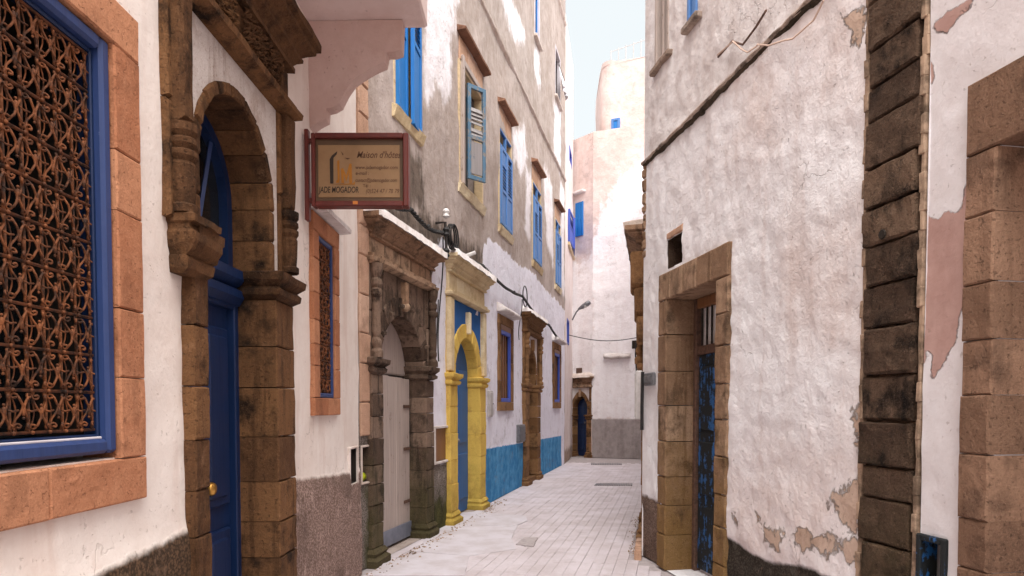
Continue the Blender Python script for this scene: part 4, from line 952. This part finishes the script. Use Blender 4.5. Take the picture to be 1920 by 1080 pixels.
shutter(DP, WN, a, (a + b) / 2, c, d, .02, MT['blueShut'], [], [(c + .06, c + .5), (c + .56, d - .06)]); shutter(DP, WN, (a + b) / 2, b, c, d, .02, MT['blueShut'], [], [(c + .06, c + .5), (c + .56, d - .06)])
g = G(); g.box(a - .1, b + .1, -.02, .15, d + .25, d + .33, .02); obj('lintel_ledge', g, MT['cap'], WN, DP)
pd = portal(DP, HD, dpu[0], dpu[1], .16, 1.30, 1.80, 2.12, 2.28, 2.46, (MT['stoneBr'], MT['stoneBr'], MT['cap'], MT['stoneDarkTop']), depth=.2, v0=.06, t=.12, nblk=.22, nst=1, over=.12, pw=.5, ncol=False, pointed=.25, cap=MT['capD'], label='pointed arch portal of tan stone')
DD = empty('door', HD); DD['label'] = 'deep blue door under the pointed arch'; leafdoor(DP, DD, pd, -.16, MT['blueDoor'])
au, az = DM.px(1182, 668); bu, _ = DM.px(1133, 668)
g = G(); g.sweep([(-.02, az - .05), (.14, az - .04), (.17, az + .0), (.08, az + .06), (-.02, az + .12)], min(au, bu), max(au, bu), -.02, 16, 0, 0); obj('canopy', g, MT['cap'], HD, DM, .05, 4, smooth=True)
for x, y in ((1190, 646),):
    a, z = DM.px(x, y); g = G(); g.box(a - .08, a + .08, -.02, .02, z - .12, z + .12, .01); obj('vent', g, MT['interior'], HD, DM)
a, z = DP.px(1086, 696); g = G(); g.box(a - .12, a + .12, -.02, .025, z - .1, z + .1, .01); obj('vent', g, MT['ironBrown'], HD, DP)
for k, x in enumerate((1193, 1197, 1200)):
    a, z = DM.px(x, 640 + k * 10); g = G(); g.tube([(a, .04, z), (a + .01, .05, z - .4), (a - .02, .04, z - .9 - .1 * k)], .022, 5); obj('downpipe', g, MT['iron'], HD, DM)
# roof fence and a pot
FN = thing('roof_fence', 'thin pale railing on the flat roof of the end house', 'fence', (4.0, 21.9, 11.7))
for k in range(9):
    x = 3.12 + k * .22; y = 21.9 - .38 * (x - 3.1); g = G(); g.tube([(x, y, 11.65), (x, y, 12.75 + .04 * k)], .014, 5); obj('post', g, MT['greyBox'], FN)
for z in (12.0, 12.7): g = G(); g.tube([(3.1, 21.9, z), (4.9, 21.22, z + .3)], .010, 5); obj('rail', g, MT['greyBox'], FN)
PT = thing('flower_pot', 'orange clay pot on the roof edge of the end house', 'pot', (3.42, 21.2, 11.7))
g = G(); g.lathe(3.42, 21.2, [(.09, 11.7), (.13, 11.92), (.15, 11.92), (.15, 11.97), (.12, 11.97), (.11, 11.9)], 12); obj('body', g, MT['terracotta'], PT)
g = G(); g.lathe(3.42, 21.2, [(.12, 11.93), (.06, 11.96), (.01, 12.0)], 8); obj('soil', g, MT['woodBr'], PT)

# ------------------------------------------------------------------ E: right-hand house
MT['wallE'] = plaster('lumpy_white_limewash', lin(239, 238, 241), lin(228, 223, 225), [
    ('stain', lin(228, 219, 218), lin(210, 194, 189), 1.0, 3.6, .4, 0),
    ('bare', lin(198, 174, 158), lin(172, 146, 128), .26, 11, .012, -2.4),
    ('upper', lin(224, 219, 219), lin(202, 192, 190), .3, 3, .10, .1),
    ('dado', lin(78, 70, 62), lin(48, 42, 36), .07, 5, .015, .2, 1.0),
    ('dado2', lin(142, 120, 108), lin(98, 80, 70), .10, 6, .02, .2, 1.0)], bumpd=.018, fine=1.7, lump=7.0, crack=.45, streak=(lin(208, 192, 187), .35))
HE = house('house', 'lumpy white house on the right with a dark ledge and a narrow tan stone doorway', (1.7, 5.2, 0))
eu0, eu1 = RE.uy(3.24), RE.uy(6.9)
dr0, dr1 = RE.u(1367, 760), RE.u(1237, 760); dzt = RE.px(1368, 453)[1]
en = (RE.u(1277), RE.u(1250), RE.px(1262, 500)[1], RE.px(1262, 445)[1], .14)
ew1 = (RE.u(1250), RE.u(1225), RE.px(1238, 118)[1], 6.3); ew2 = (RE.u(1301), RE.u(1284), RE.px(1292, 46)[1], 6.3)
fj = .2
holes = [(dr0 + .1, dr1 - .1, 0, dzt - .1, .8), en, (*ew1, .25), (*ew2, .25)]
e1 = soft_noise(RE, .022, 1.1, .012, 5, 41); e2 = soft_noise(RE, .005, 12, .003, 26, 43)
def dispE(U, Z):
    k = np.clip((eu1 - U) / .25, 0, 1); b = 1 / (1 + np.exp(-((.50 + .04 * np.sin(U * 9)) - Z) / .012))
    q = np.clip((U - RE.u(1622, 500) + .02) / .06, 0, 1)       # tucked in behind the block pilaster
    return ((e1(U, Z) + e2(U, Z)) * k - .012 * b) * q - .02 * (1 - q)
bareF = field_px(RE, [(1555, 930), (1610, 900), (1614, 1000), (1590, 990), (1575, 970)], [(1500, 990), (1530, 1000), (1565, 1005), (1560, 1040), (1515, 1032), (1490, 1020)], [(1435, 985), (1470, 1000), (1460, 1030), (1430, 1015)], [(1575, 1020), (1614, 1010), (1614, 1060), (1585, 1050)], [(1375, 960), (1385, 970), (1380, 985)], [(1417, 960), (1427, 972), (1420, 985)], [(1548, 930), (1556, 938), (1552, 948)], [(1596, 770), (1616, 760), (1616, 850), (1604, 840)], [(1580, 30), (1618, 20), (1618, 90), (1600, 80)])
stainF = field_px(RE, [(1380, 150), (1460, 120), (1440, 270), (1390, 250)], [(1500, 20), (1618, 0), (1618, 150), (1560, 130)], [(1470, 480), (1612, 420), (1612, 640), (1500, 600)], [(1370, 900), (1500, 840), (1612, 780), (1612, 1100), (1370, 1100)])
wall_grid('wall', RE, eu0, eu1, 0, 8.2, .03, holes, MT['wallE'], HE,
          {'bare': bareF, 'stain': stainF, 'upper': lambda U, Z: Z - 3.93, 'dado': lambda U, Z: np.where(U < dr1 - .1, .50 + .03 * np.sin(U * 5) - Z, -1), 'dado2': lambda U, Z: np.where(U > dr1 - .1, .62 - Z, -1)}, dispE)
wall_grid('wall', RO, 0, RO.len, 0, 8.2, .12, [], MT['wallE'], HE, {'bare': lambda U, Z: U * 0 - 1, 'upper': lambda U, Z: Z - 3.9, 'dado': lambda U, Z: U * 0 - 1, 'dado2': lambda U, Z: .62 - Z}, None)
roof(HE, RE, eu0, eu1, 8.2, MT['conc'], 3.0)
# ledge
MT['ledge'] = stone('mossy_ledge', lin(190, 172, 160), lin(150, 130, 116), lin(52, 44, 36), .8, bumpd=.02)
MT['ledgeD'] = stone('dark_ledge_strip', lin(92, 80, 66), lin(70, 60, 50), lin(36, 32, 24), .8, bumpd=.02)  # darker stone tone for the strip along the ledge's underside
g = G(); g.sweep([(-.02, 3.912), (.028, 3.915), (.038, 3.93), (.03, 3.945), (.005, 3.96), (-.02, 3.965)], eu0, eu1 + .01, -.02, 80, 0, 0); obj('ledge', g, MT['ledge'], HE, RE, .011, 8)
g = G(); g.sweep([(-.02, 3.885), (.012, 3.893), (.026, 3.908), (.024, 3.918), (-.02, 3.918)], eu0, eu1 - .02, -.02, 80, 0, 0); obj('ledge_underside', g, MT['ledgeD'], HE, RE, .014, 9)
z = 3.0
while z < 3.95:                                       # broken rubble edge of the corner under the ledge
    h = random.uniform(.07, .14); g = G(); g.stone(eu1 - .07, eu1 + .02, -.08, .02, z, z + h, n=2, amp=.02, b=.02); obj('corner_rubble', g, MT['stoneE'], HE, RE); z += h
# doorway
DW = empty('doorway', HE); DW['label'] = 'tan stone doorway surround'
jd = .30
for a, b, nb_ in ((dr0, dr0 + fj, 9), (dr1 - fj, dr1, 8)):
    z = 0; hs = [random.uniform(.85, 1.15) for _ in range(nb_)]; t = sum(hs)
    for q in hs: h = q / t * (dzt - .25); g = G(); g.stone(a, b, -jd, .022 + random.uniform(-.004, .006), z, z + h, n=4, amp=.006, gap=.006, b=.01); obj('jamb_block', g, MT['stoneE'], DW, RE); z += h
for k in range(5):
    a = dr0 + (dr1 - dr0) * k / 5; b = dr0 + (dr1 - dr0) * (k + 1) / 5; g = G(); g.stone(a, b, -jd, .024, dzt - .25, dzt, n=3, amp=.005, gap=.005, b=.01); obj('lintel_block', g, MT['stoneE'], DW, RE)
ED = empty('door', HE); ED['label'] = 'dark door with peeling blue paint and a barred transom'; dv = -.27; a = dr0 + fj; b = dr1 - fj; zt_ = dzt - .25
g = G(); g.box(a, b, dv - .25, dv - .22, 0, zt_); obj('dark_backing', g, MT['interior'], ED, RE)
for c, d in ((a, a + .06), (b - .06, b)): g = G(); g.box(c, d, dv - .06, dv + .03, 0, zt_, .006); obj('door_post', g, MT['ironBrown'], ED, RE)
g = G(); g.box(a + .06, b - .06, dv - .05, dv + .025, 1.98, 2.06, .006); obj('transom_rail', g, MT['ironBrown'], ED, RE)
g = G(); g.box(a + .06, b - .06, dv - .05, dv + .025, zt_ - .09, zt_, .006); obj('head_rail', g, MT['woodBr'], ED, RE)
for k in range(9): uu = a + .1 + (b - a - .2) * k / 8; g = G(); g.tube([(uu, dv - .01, 2.05), (uu, dv - .01, zt_ - .08)], .011, 6); obj('transom_bar', g, MT['iron'], ED, RE)
um = (a + b) / 2
for c, d in ((a + .06, um - .03), (um + .03, b - .06)):
    g = G(); g.box(c, d, dv - .04, dv, .03, 1.98, .004); obj('leaf', g, MT['bluePeel'], ED, RE)
    for z0, z1 in ((.12, .62), (.72, 1.2), (1.3, 1.88)): g = G(); g.box(c + .06, d - .06, dv - .01, dv + .014, z0, z1, .008); obj('panel', g, MT['bluePeel'], ED, RE)
g = G(); g.box(um - .035, um + .035, dv - .03, dv + .03, .03, 1.98, .006); obj('meeting_stile', g, MT['ironBrown'], ED, RE)
g = G(); g.box(um - .2, um - .1, dv + .015, dv + .02, 1.36, 1.56, .001); obj('torn_notice', g, MT['cloth'], ED, RE)
for c, d in ((a, a + .4), ): pass
# niche and upper windows
NE = empty('niche', HE); liner(RE, NE, en, MT['stoneQ'], .13)
g = G(); g.stone(en[0] - .02, en[1] + .02, -.12, .012, en[3], en[3] + .07, n=2); obj('niche_lintel', g, MT['stonePink'], NE, RE)
for (a, b, c, d), m in ((ew1, MT['wood']), (ew2, MT['blueShutPale'])):
    WN = empty('window', HE); frame_rect(RE, WN, 'frame', a, b, c, d, .045, -.1, .015, m); um = (a + b) / 2
    g = G(); g.box(um - .02, um + .02, -.08, .0, c + .04, d - .04, .004); obj('mullion', g, m, WN, RE)
    g = G(); g.box(a, b, -.12, -.1, c, d); obj('pane', g, MT['curtain'] if m is MT['wood'] else MT['blueViolet'], WN, RE)
    g = G(); g.box(a - .06, b + .05, -.02, .05, c - .06, c - .005, .01); obj('sill', g, MT['ledge'], WN, RE)
k0, k1 = RE.u(1729, 500), RE.u(1622, 500)
# dark quoin pilaster
z = 0.0; QP = empty('quoin_pilaster', HE); QP['label'] = 'dark rough block pilaster'; k = 0
while z < 5.4:
    h = random.choice((.175, .19, .2, .21, .235)) * random.uniform(.96, 1.04); t = random.uniform(-.010, .008)
    g = G(); g.stone(k0 + random.uniform(-.005, .03), k1 - random.uniform(-.005, .03), -.08, .026 + t, z, z + h, b=random.uniform(.006, .014), n=10, amp=random.uniform(.006, .014), gap=random.uniform(.008, .016)); o = obj('quoin_block', g, MT['stoneQ'], QP, RE, smooth=False); z += h; k += 1
    if abs(z - h / 2 - RE.px(1668, 440)[1]) < h / 2:
        uu, zz = RE.px(1668, 440); g = G(); vs = G(); vs.lathe(0, 0, [(.018, 0), (.026, .004), (.022, .012)], 9); g.add([(uu + x, .036 + q, zz + y) for x, y, q in vs.v], vs.f); obj('bolt_hole', g, MT['interior'], QP, RE)
g = G(); g.box(k0 + .01, k1 - .01, -.08, -.012, 0, 5.4); obj('mortar_bed', g, MT['stoneQ'], QP, RE)
for a, b in ((k0 - .016, k0 + .016), (k1 - .016, k1 + .016)):
    g = G()
    for k in range(60): g.box(a + random.uniform(-.006, .006), b + random.uniform(-.008, .008), -.08, .008 + random.uniform(-.004, .012), k * .09, k * .09 + .094, .004)
    obj('mortar_edge', g, MT['mortarBed'], QP, RE, .005, 14)
# portal on the far side, seen edge-on past the corner
pr = portal(RO, HE, .75, 2.45, .4, 2.0, 2.6, 2.95, 3.25, 3.5, (MT['stoneBr'], MT['stoneBr'], MT['cap'], MT['stoneDarkTop']), depth=.2, v0=.025, t=.14, nst=2, over=.19, cap=MT['ledge'], label='carved stone portal seen edge-on past the corner')
DR = empty('door', HE); leafdoor(RO, DR, pr, -.005, MT['woodBr'], knob=False)
for k, (z0, z1, v) in enumerate(((2.75, 3.2, .15), (2.45, 2.8, .11), (2.2, 2.5, .085))):
    g = G(); g.prism([(.55, z1), (.55, z0 + .1), (.62, z0), (.75, z0), (.75, z1)], 0, v, .02); obj('console', g, MT['stoneBr'], pr['E'], RO, .012, 9)
def corner_box(name, label, W, u0, u1, z0, z1, d, mat):
    o = thing(name, label, 'box', tuple(W.P([((u0 + u1) / 2, 0, z0)])[0])); g = G(); g.box(u0, u1, .004, d, z0, z1, .01); obj('casing', g, mat, o, W)
    g = G(); g.box(u0 + .02, u1 - .02, d - .003, d + .008, z0 + .03, z1 - .03, .004); obj('cover', g, mat, o, W); return o
corner_box('electric_box', 'tall pale electric box wrapped on the corner of the right house', RO, .03, .26, 1.38, 1.88, .075, MT['greyBox'])
bu0, bz1 = RE.px(1231, 698); bu1, bz0 = RE.px(1214, 724)
corner_box('junction_box', 'small square grey box beside the tan doorway', RE, bu0, bu1, bz0, bz1, .04, MT['greyMetal'])
cd = thing('conduit', 'thin dark conduit running down the right house corner', 'conduit', tuple(RE.P([(RE.u(1209), .02, 1.3)])[0]))
a = RE.u(1210); g = G(); g.tube([(a, .03, 1.86), (a, .035, 1.5), (a + .01, .03, 1.28)], .018, 6); obj('pipe', g, MT['cable'], cd, RE)
pc = thing('loose_cable', 'pale loose cable looping above the dark ledge', 'cable', tuple(RE.P([(RE.u(1440), .05, 4.2)])[0]))
pts = [RE.px(*p) for p in ((1365, 105), (1400, 80), (1420, 100), (1440, 85), (1470, 88), (1510, 75), (1545, 40), (1575, -10))]
pp = []
for i in range(len(pts) - 1):
    for t in (0, .25, .5, .75): pp.append((pts[i][0] + (pts[i + 1][0] - pts[i][0]) * t, .085 + .02 * math.sin(i * 1.9 + t), pts[i][1] + (pts[i + 1][1] - pts[i][1]) * t))
g = G(); g.tube(pp, .006, 5); obj('wire', g, MT['cablePale'], pc, RE)
pts = [RE.px(*p) for p in ((1358, 108), (1385, 78), (1405, 85), (1430, 52), (1450, 20))]
g = G(); g.tube([(a, .05, z) for a, z in pts], .008, 5); obj('wire', g, MT['ironBrown'], pc, RE)

# ------------------------------------------------------------------ F: nearest house on the right
MT['wallF'] = plaster('flaking_white_over_pink', lin(228, 225, 228), lin(214, 207, 208), [('pink', lin(188, 156, 148), lin(172, 138, 130), .07, 9, .005, -2.2), ('dado', lin(120, 98, 84), lin(86, 70, 60), .1, 6, .02, .2)], bumpd=.010)
HF = house('house', 'flaking white and pink house with brown stone doorway at the right edge', (2.3, 2.0, 0))
fu = RE.u(1818, 400); fl = RE.px(1818, 165)[1]; fr0 = fu - 1.75
k0, k1 = RE.u(1729, 500), RE.u(1622, 500)
nd = (RE.u(1776, 1040), k0 - .02, .35, RE.px(1745, 1004)[1], .12)
f1 = soft_noise(RE, .012, 1.3, .004, 6, 51)
pinkF = field_px(RE, [(1748, 45), (1790, 15), (1832, -10), (1826, 8), (1800, 30), (1778, 62), (1762, 58), (1748, 64)], [(1730, 105), (1752, 115), (1750, 150), (1738, 165), (1730, 165)], [(1730, 395), (1742, 400), (1757, 412), (1770, 400), (1797, 402), (1806, 385), (1812, 350), (1822, 330), (1822, 560), (1800, 585), (1792, 640), (1768, 685), (1745, 718), (1748, 660), (1738, 655), (1730, 700)])
wall_grid('wall', RE, -6, eu0 - .002, 0, 8.2, .035, [(fr0 + .15, fu - .15, 0, fl - .15, .8), nd], MT['wallF'], HF, {'pink': pinkF, 'dado': lambda U, Z: .55 - Z}, f1)
roof(HF, RE, -6, eu0 - .01, 8.2, MT['conc'], 3.0)
DW = empty('doorway', HF); DW['label'] = 'plain brown ashlar doorway surround'; fw = fu - RE.u(1877, 400)
for a, b in ((fu - fw, fu), (fr0, fr0 + fw)):
    z = 0; hs_ = [random.uniform(.85, 1.15) for _ in range(10)]; t = sum(hs_)
    for q in hs_: h = q / t * (fl - .31); g = G(); g.stone(a, b, -.42, .03 + random.uniform(-.004, .004), z, z + h, n=5, amp=.005, gap=.003, b=.008); obj('jamb_block', g, MT['stoneF'], DW, RE); z += h
for k in range(4):
    a = fr0 + (fu - fr0) * k / 4; b = fr0 + (fu - fr0) * (k + 1) / 4; g = G(); g.stone(a, b, -.42, .032, fl - .31, fl, n=4, amp=.004, gap=.005, b=.008); obj('lintel_block', g, MT['stoneF'], DW, RE)
FD = empty('door', HF)
for k in range(6):
    a = fr0 + fw + (fu - fr0 - 2 * fw) * k / 6; b = fr0 + fw + (fu - fr0 - 2 * fw) * (k + 1) / 6; g = G(); g.box(a + .002, b - .002, -.42, -.38, .02, fl - .31, .005); obj('plank', g, MT['woodBr'], FD, RE)
NE = empty('niche', HF); a, b, c, d, _ = nd
frame_rect(RE, NE, 'niche_frame', a - .005, b + .005, c, d, .03, -.08, .02, MT['bluePeel']); liner(RE, NE, nd, MT['stoneQ'], .11)

# ------------------------------------------------------------------ cables, lamp
CB = thing('utility_cable', 'twisted black utility cable strung along the tall house', 'cable', tuple(LB.P([(5, .08, 3.6)])[0]))
anch = [LB.px(700, 350, .1), LB.px(770, 392, .1), LB.px(832, 436, .1), LB.px(905, 498, .1), LB.px(980, 556, .1), LB.px(1030, 610, .1), LB.px(1057, 640, .1)]
path = []
for i in range(len(anch) - 1):
    for k in range(40):
        t = k / 40; path.append((anch[i][0] + (anch[i + 1][0] - anch[i][0]) * t, anch[i][1] + (anch[i + 1][1] - anch[i][1]) * t - .07 * math.sin(math.pi * t)))
for ph in (0, 2.1, 4.2):
    g = G(); g.tube([(u, .10 + .016 * math.cos(u * 28 + ph), z + .016 * math.sin(u * 28 + ph)) for u, z in path], .0125, 5); obj('strand', g, MT['cable'], CB, LB)
for i, (u, z) in enumerate(path[60::9]):
    g = G(); g.ball(u + random.uniform(-.02, .02), .10, z + random.uniform(-.01, .02), random.uniform(.016, .03), 6); obj('clip', g, MT['cable'], CB, LB)
def coil(u, z, r, n=2):
    for k in range(n):
        g = G(); g.tube([(u + r * math.cos(a) + .01 * k, .12 + .02 * k, z + r * math.sin(a)) for a in np.linspace(0, 2 * math.pi * 1.05, 22)], .010, 5); obj('coil', g, MT['cable'], CB, LB)
coil(anch[2][0] + .22, anch[2][1], .15, 3); coil(anch[4][0] + .12, anch[4][1] + .02, .19, 1)
for i, L in ((2, 1.5), (4, .75)):
    u, z = anch[i]; g = G(); g.tube([(u + .03 * math.sin(t * 5), .06 + .03 * math.cos(t * 4), z - .05 - L * t) for t in np.linspace(0, 1, 14)], .009, 5); obj('hanging_wire', g, MT['cable'], CB, LB)
u, z = anch[2]; g = G(); g.tube([(u - .12, .03, z - 1.55), (u - .05, .025, z - 1.2), (u, .03, z - .8)], .007, 4); obj('hanging_wire', g, MT['cable'], CB, LB)
IN = thing('insulator', 'white porcelain insulator on an iron bracket above the two portals', 'insulator', tuple(LB.P([(anch[2][0], .1, anch[2][1])])[0]))
g = G(); g.tube([(u, -.02, z + .12), (u, .12, z + .12), (u, .14, z - .32)], .018, 6); obj('bracket', g, MT['iron'], IN, LB)
for dz in (.22, .0, -.25):
    g = G(); g.lathe(u, .13, [(.02, z + dz - .05), (.045, z + dz - .03), (.03, z + dz), (.045, z + dz + .03), (.025, z + dz + .06)], 10); obj('porcelain_body' if dz > .1 else 'spool', g, MT['porcelain'] if dz > .1 else MT['cable'], IN, LB)
g = G(); u4, z4 = LB.px(868, 478, .05); pi_ = thing('wall_pipe', 'short white pipe stub poking from the wall above the yellow portal', 'pipe', tuple(LB.P([(u4, 0, z4)])[0]))
g.tube([(u4, -.02, z4 - .05), (u4 + .02, .22, z4 + .03)], .026, 8); obj('tube', g, MT['porcelain'], pi_, LB)
u5, z5 = LC.px(1072, 645, .0)
EW = thing('wire', 'thin sagging wire across the end of the lane', 'wire', (2.0, 19.8, 3.6))
def wpt(px, py, Y): r = ray(px, py); t = Y / r[1]; return (float(r[0] * t), float(Y), float(EYE + r[2] * t))
g = G(); g.tube([wpt(1066 + (1200 - 1066) * t, 628 + 4 * t + 10 * math.sin(math.pi * t) * .9, 19.0 + .8 * t) for t in np.linspace(0, 1, 18)], .012, 5); obj('strand', g, MT['cable'], EW)
SL = thing('street_lamp', 'grey street lamp head on a short arm at the far corner', 'lamp', wpt(1076, 598, 20.2))
g = G(); g.tube([wpt(1073, 600, 20.2), wpt(1080, 586, 20.1), wpt(1086, 579, 20.05)], .022, 6); obj('arm', g, MT['greyMetal'], SL)
A_ = np.array(wpt(1084, 580, 20.05)); B_ = np.array(wpt(1107, 566, 19.9)); 
g = G(); g.tube([A_ + (B_ - A_) * t for t in (0, .12, .35, .7, .95, 1)], [.025, .04, .065, .08, .06, .02], 8); obj('head', g, MT['greyMetal'], SL, smooth=True)
g = G(); g.tube([A_ + (B_ - A_) * t + np.array([0, -.01, -.03]) for t in (.4, .6, .9)], [.03, .06, .03], 8); obj('diffuser', g, MT['porcelain'], SL, smooth=True)

# ------------------------------------------------------------------ grit and crumbled plaster along the wall feet, kerb at the corner
RB = G(); mesh_dirs = [(1, 0, 0), (-.6, .8, 0), (-.6, -.8, 0), (.1, .1, .9), (0, 0, -.3)]
def pebble(x, y, r):
    sc = [random.uniform(.6, 1.3) for _ in range(5)]; a = random.uniform(0, 6.28); ca, sa = math.cos(a), math.sin(a)
    RB.add([(x + (d[0] * ca - d[1] * sa) * r * k, y + (d[0] * sa + d[1] * ca) * r * k, max(.0, r * .35 + d[2] * r * k * .8)) for d, k in zip(mesh_dirs, sc)], [(0, 1, 3), (1, 2, 3), (2, 0, 3), (0, 2, 4), (2, 1, 4), (1, 0, 4)])
for k in range(520):
    u = random.uniform(-.1, 5.2); w = abs(random.gauss(0, .09)) + .03 + (.1 if u < 4.2 else .02); x, y = LB.p + LB.d * u + LB.n * w; pebble(x, y, random.choice((.006, .008, .01, .014, .02)))
for k in range(120):
    u = random.uniform(0, 2.5); w = abs(random.gauss(0, .05)) + .07; x, y = RO.p + RO.d * u + RO.n * w; pebble(x, y, random.choice((.006, .009, .013)))
o = obj('rubble', RB, MT['mortarBed']); tag(o, 'crumbled plaster grit along the foot of the walls', 'rubble', kind='stuff')
for k in range(3):
    g = G(); g.stone(-.18 + k * .2, .01 + k * .2, .0, .07, -.02, .09 + .01 * k, n=2, amp=.008, b=.015); obj('kerb_stone', g, MT['stonePink'], pav, RO)
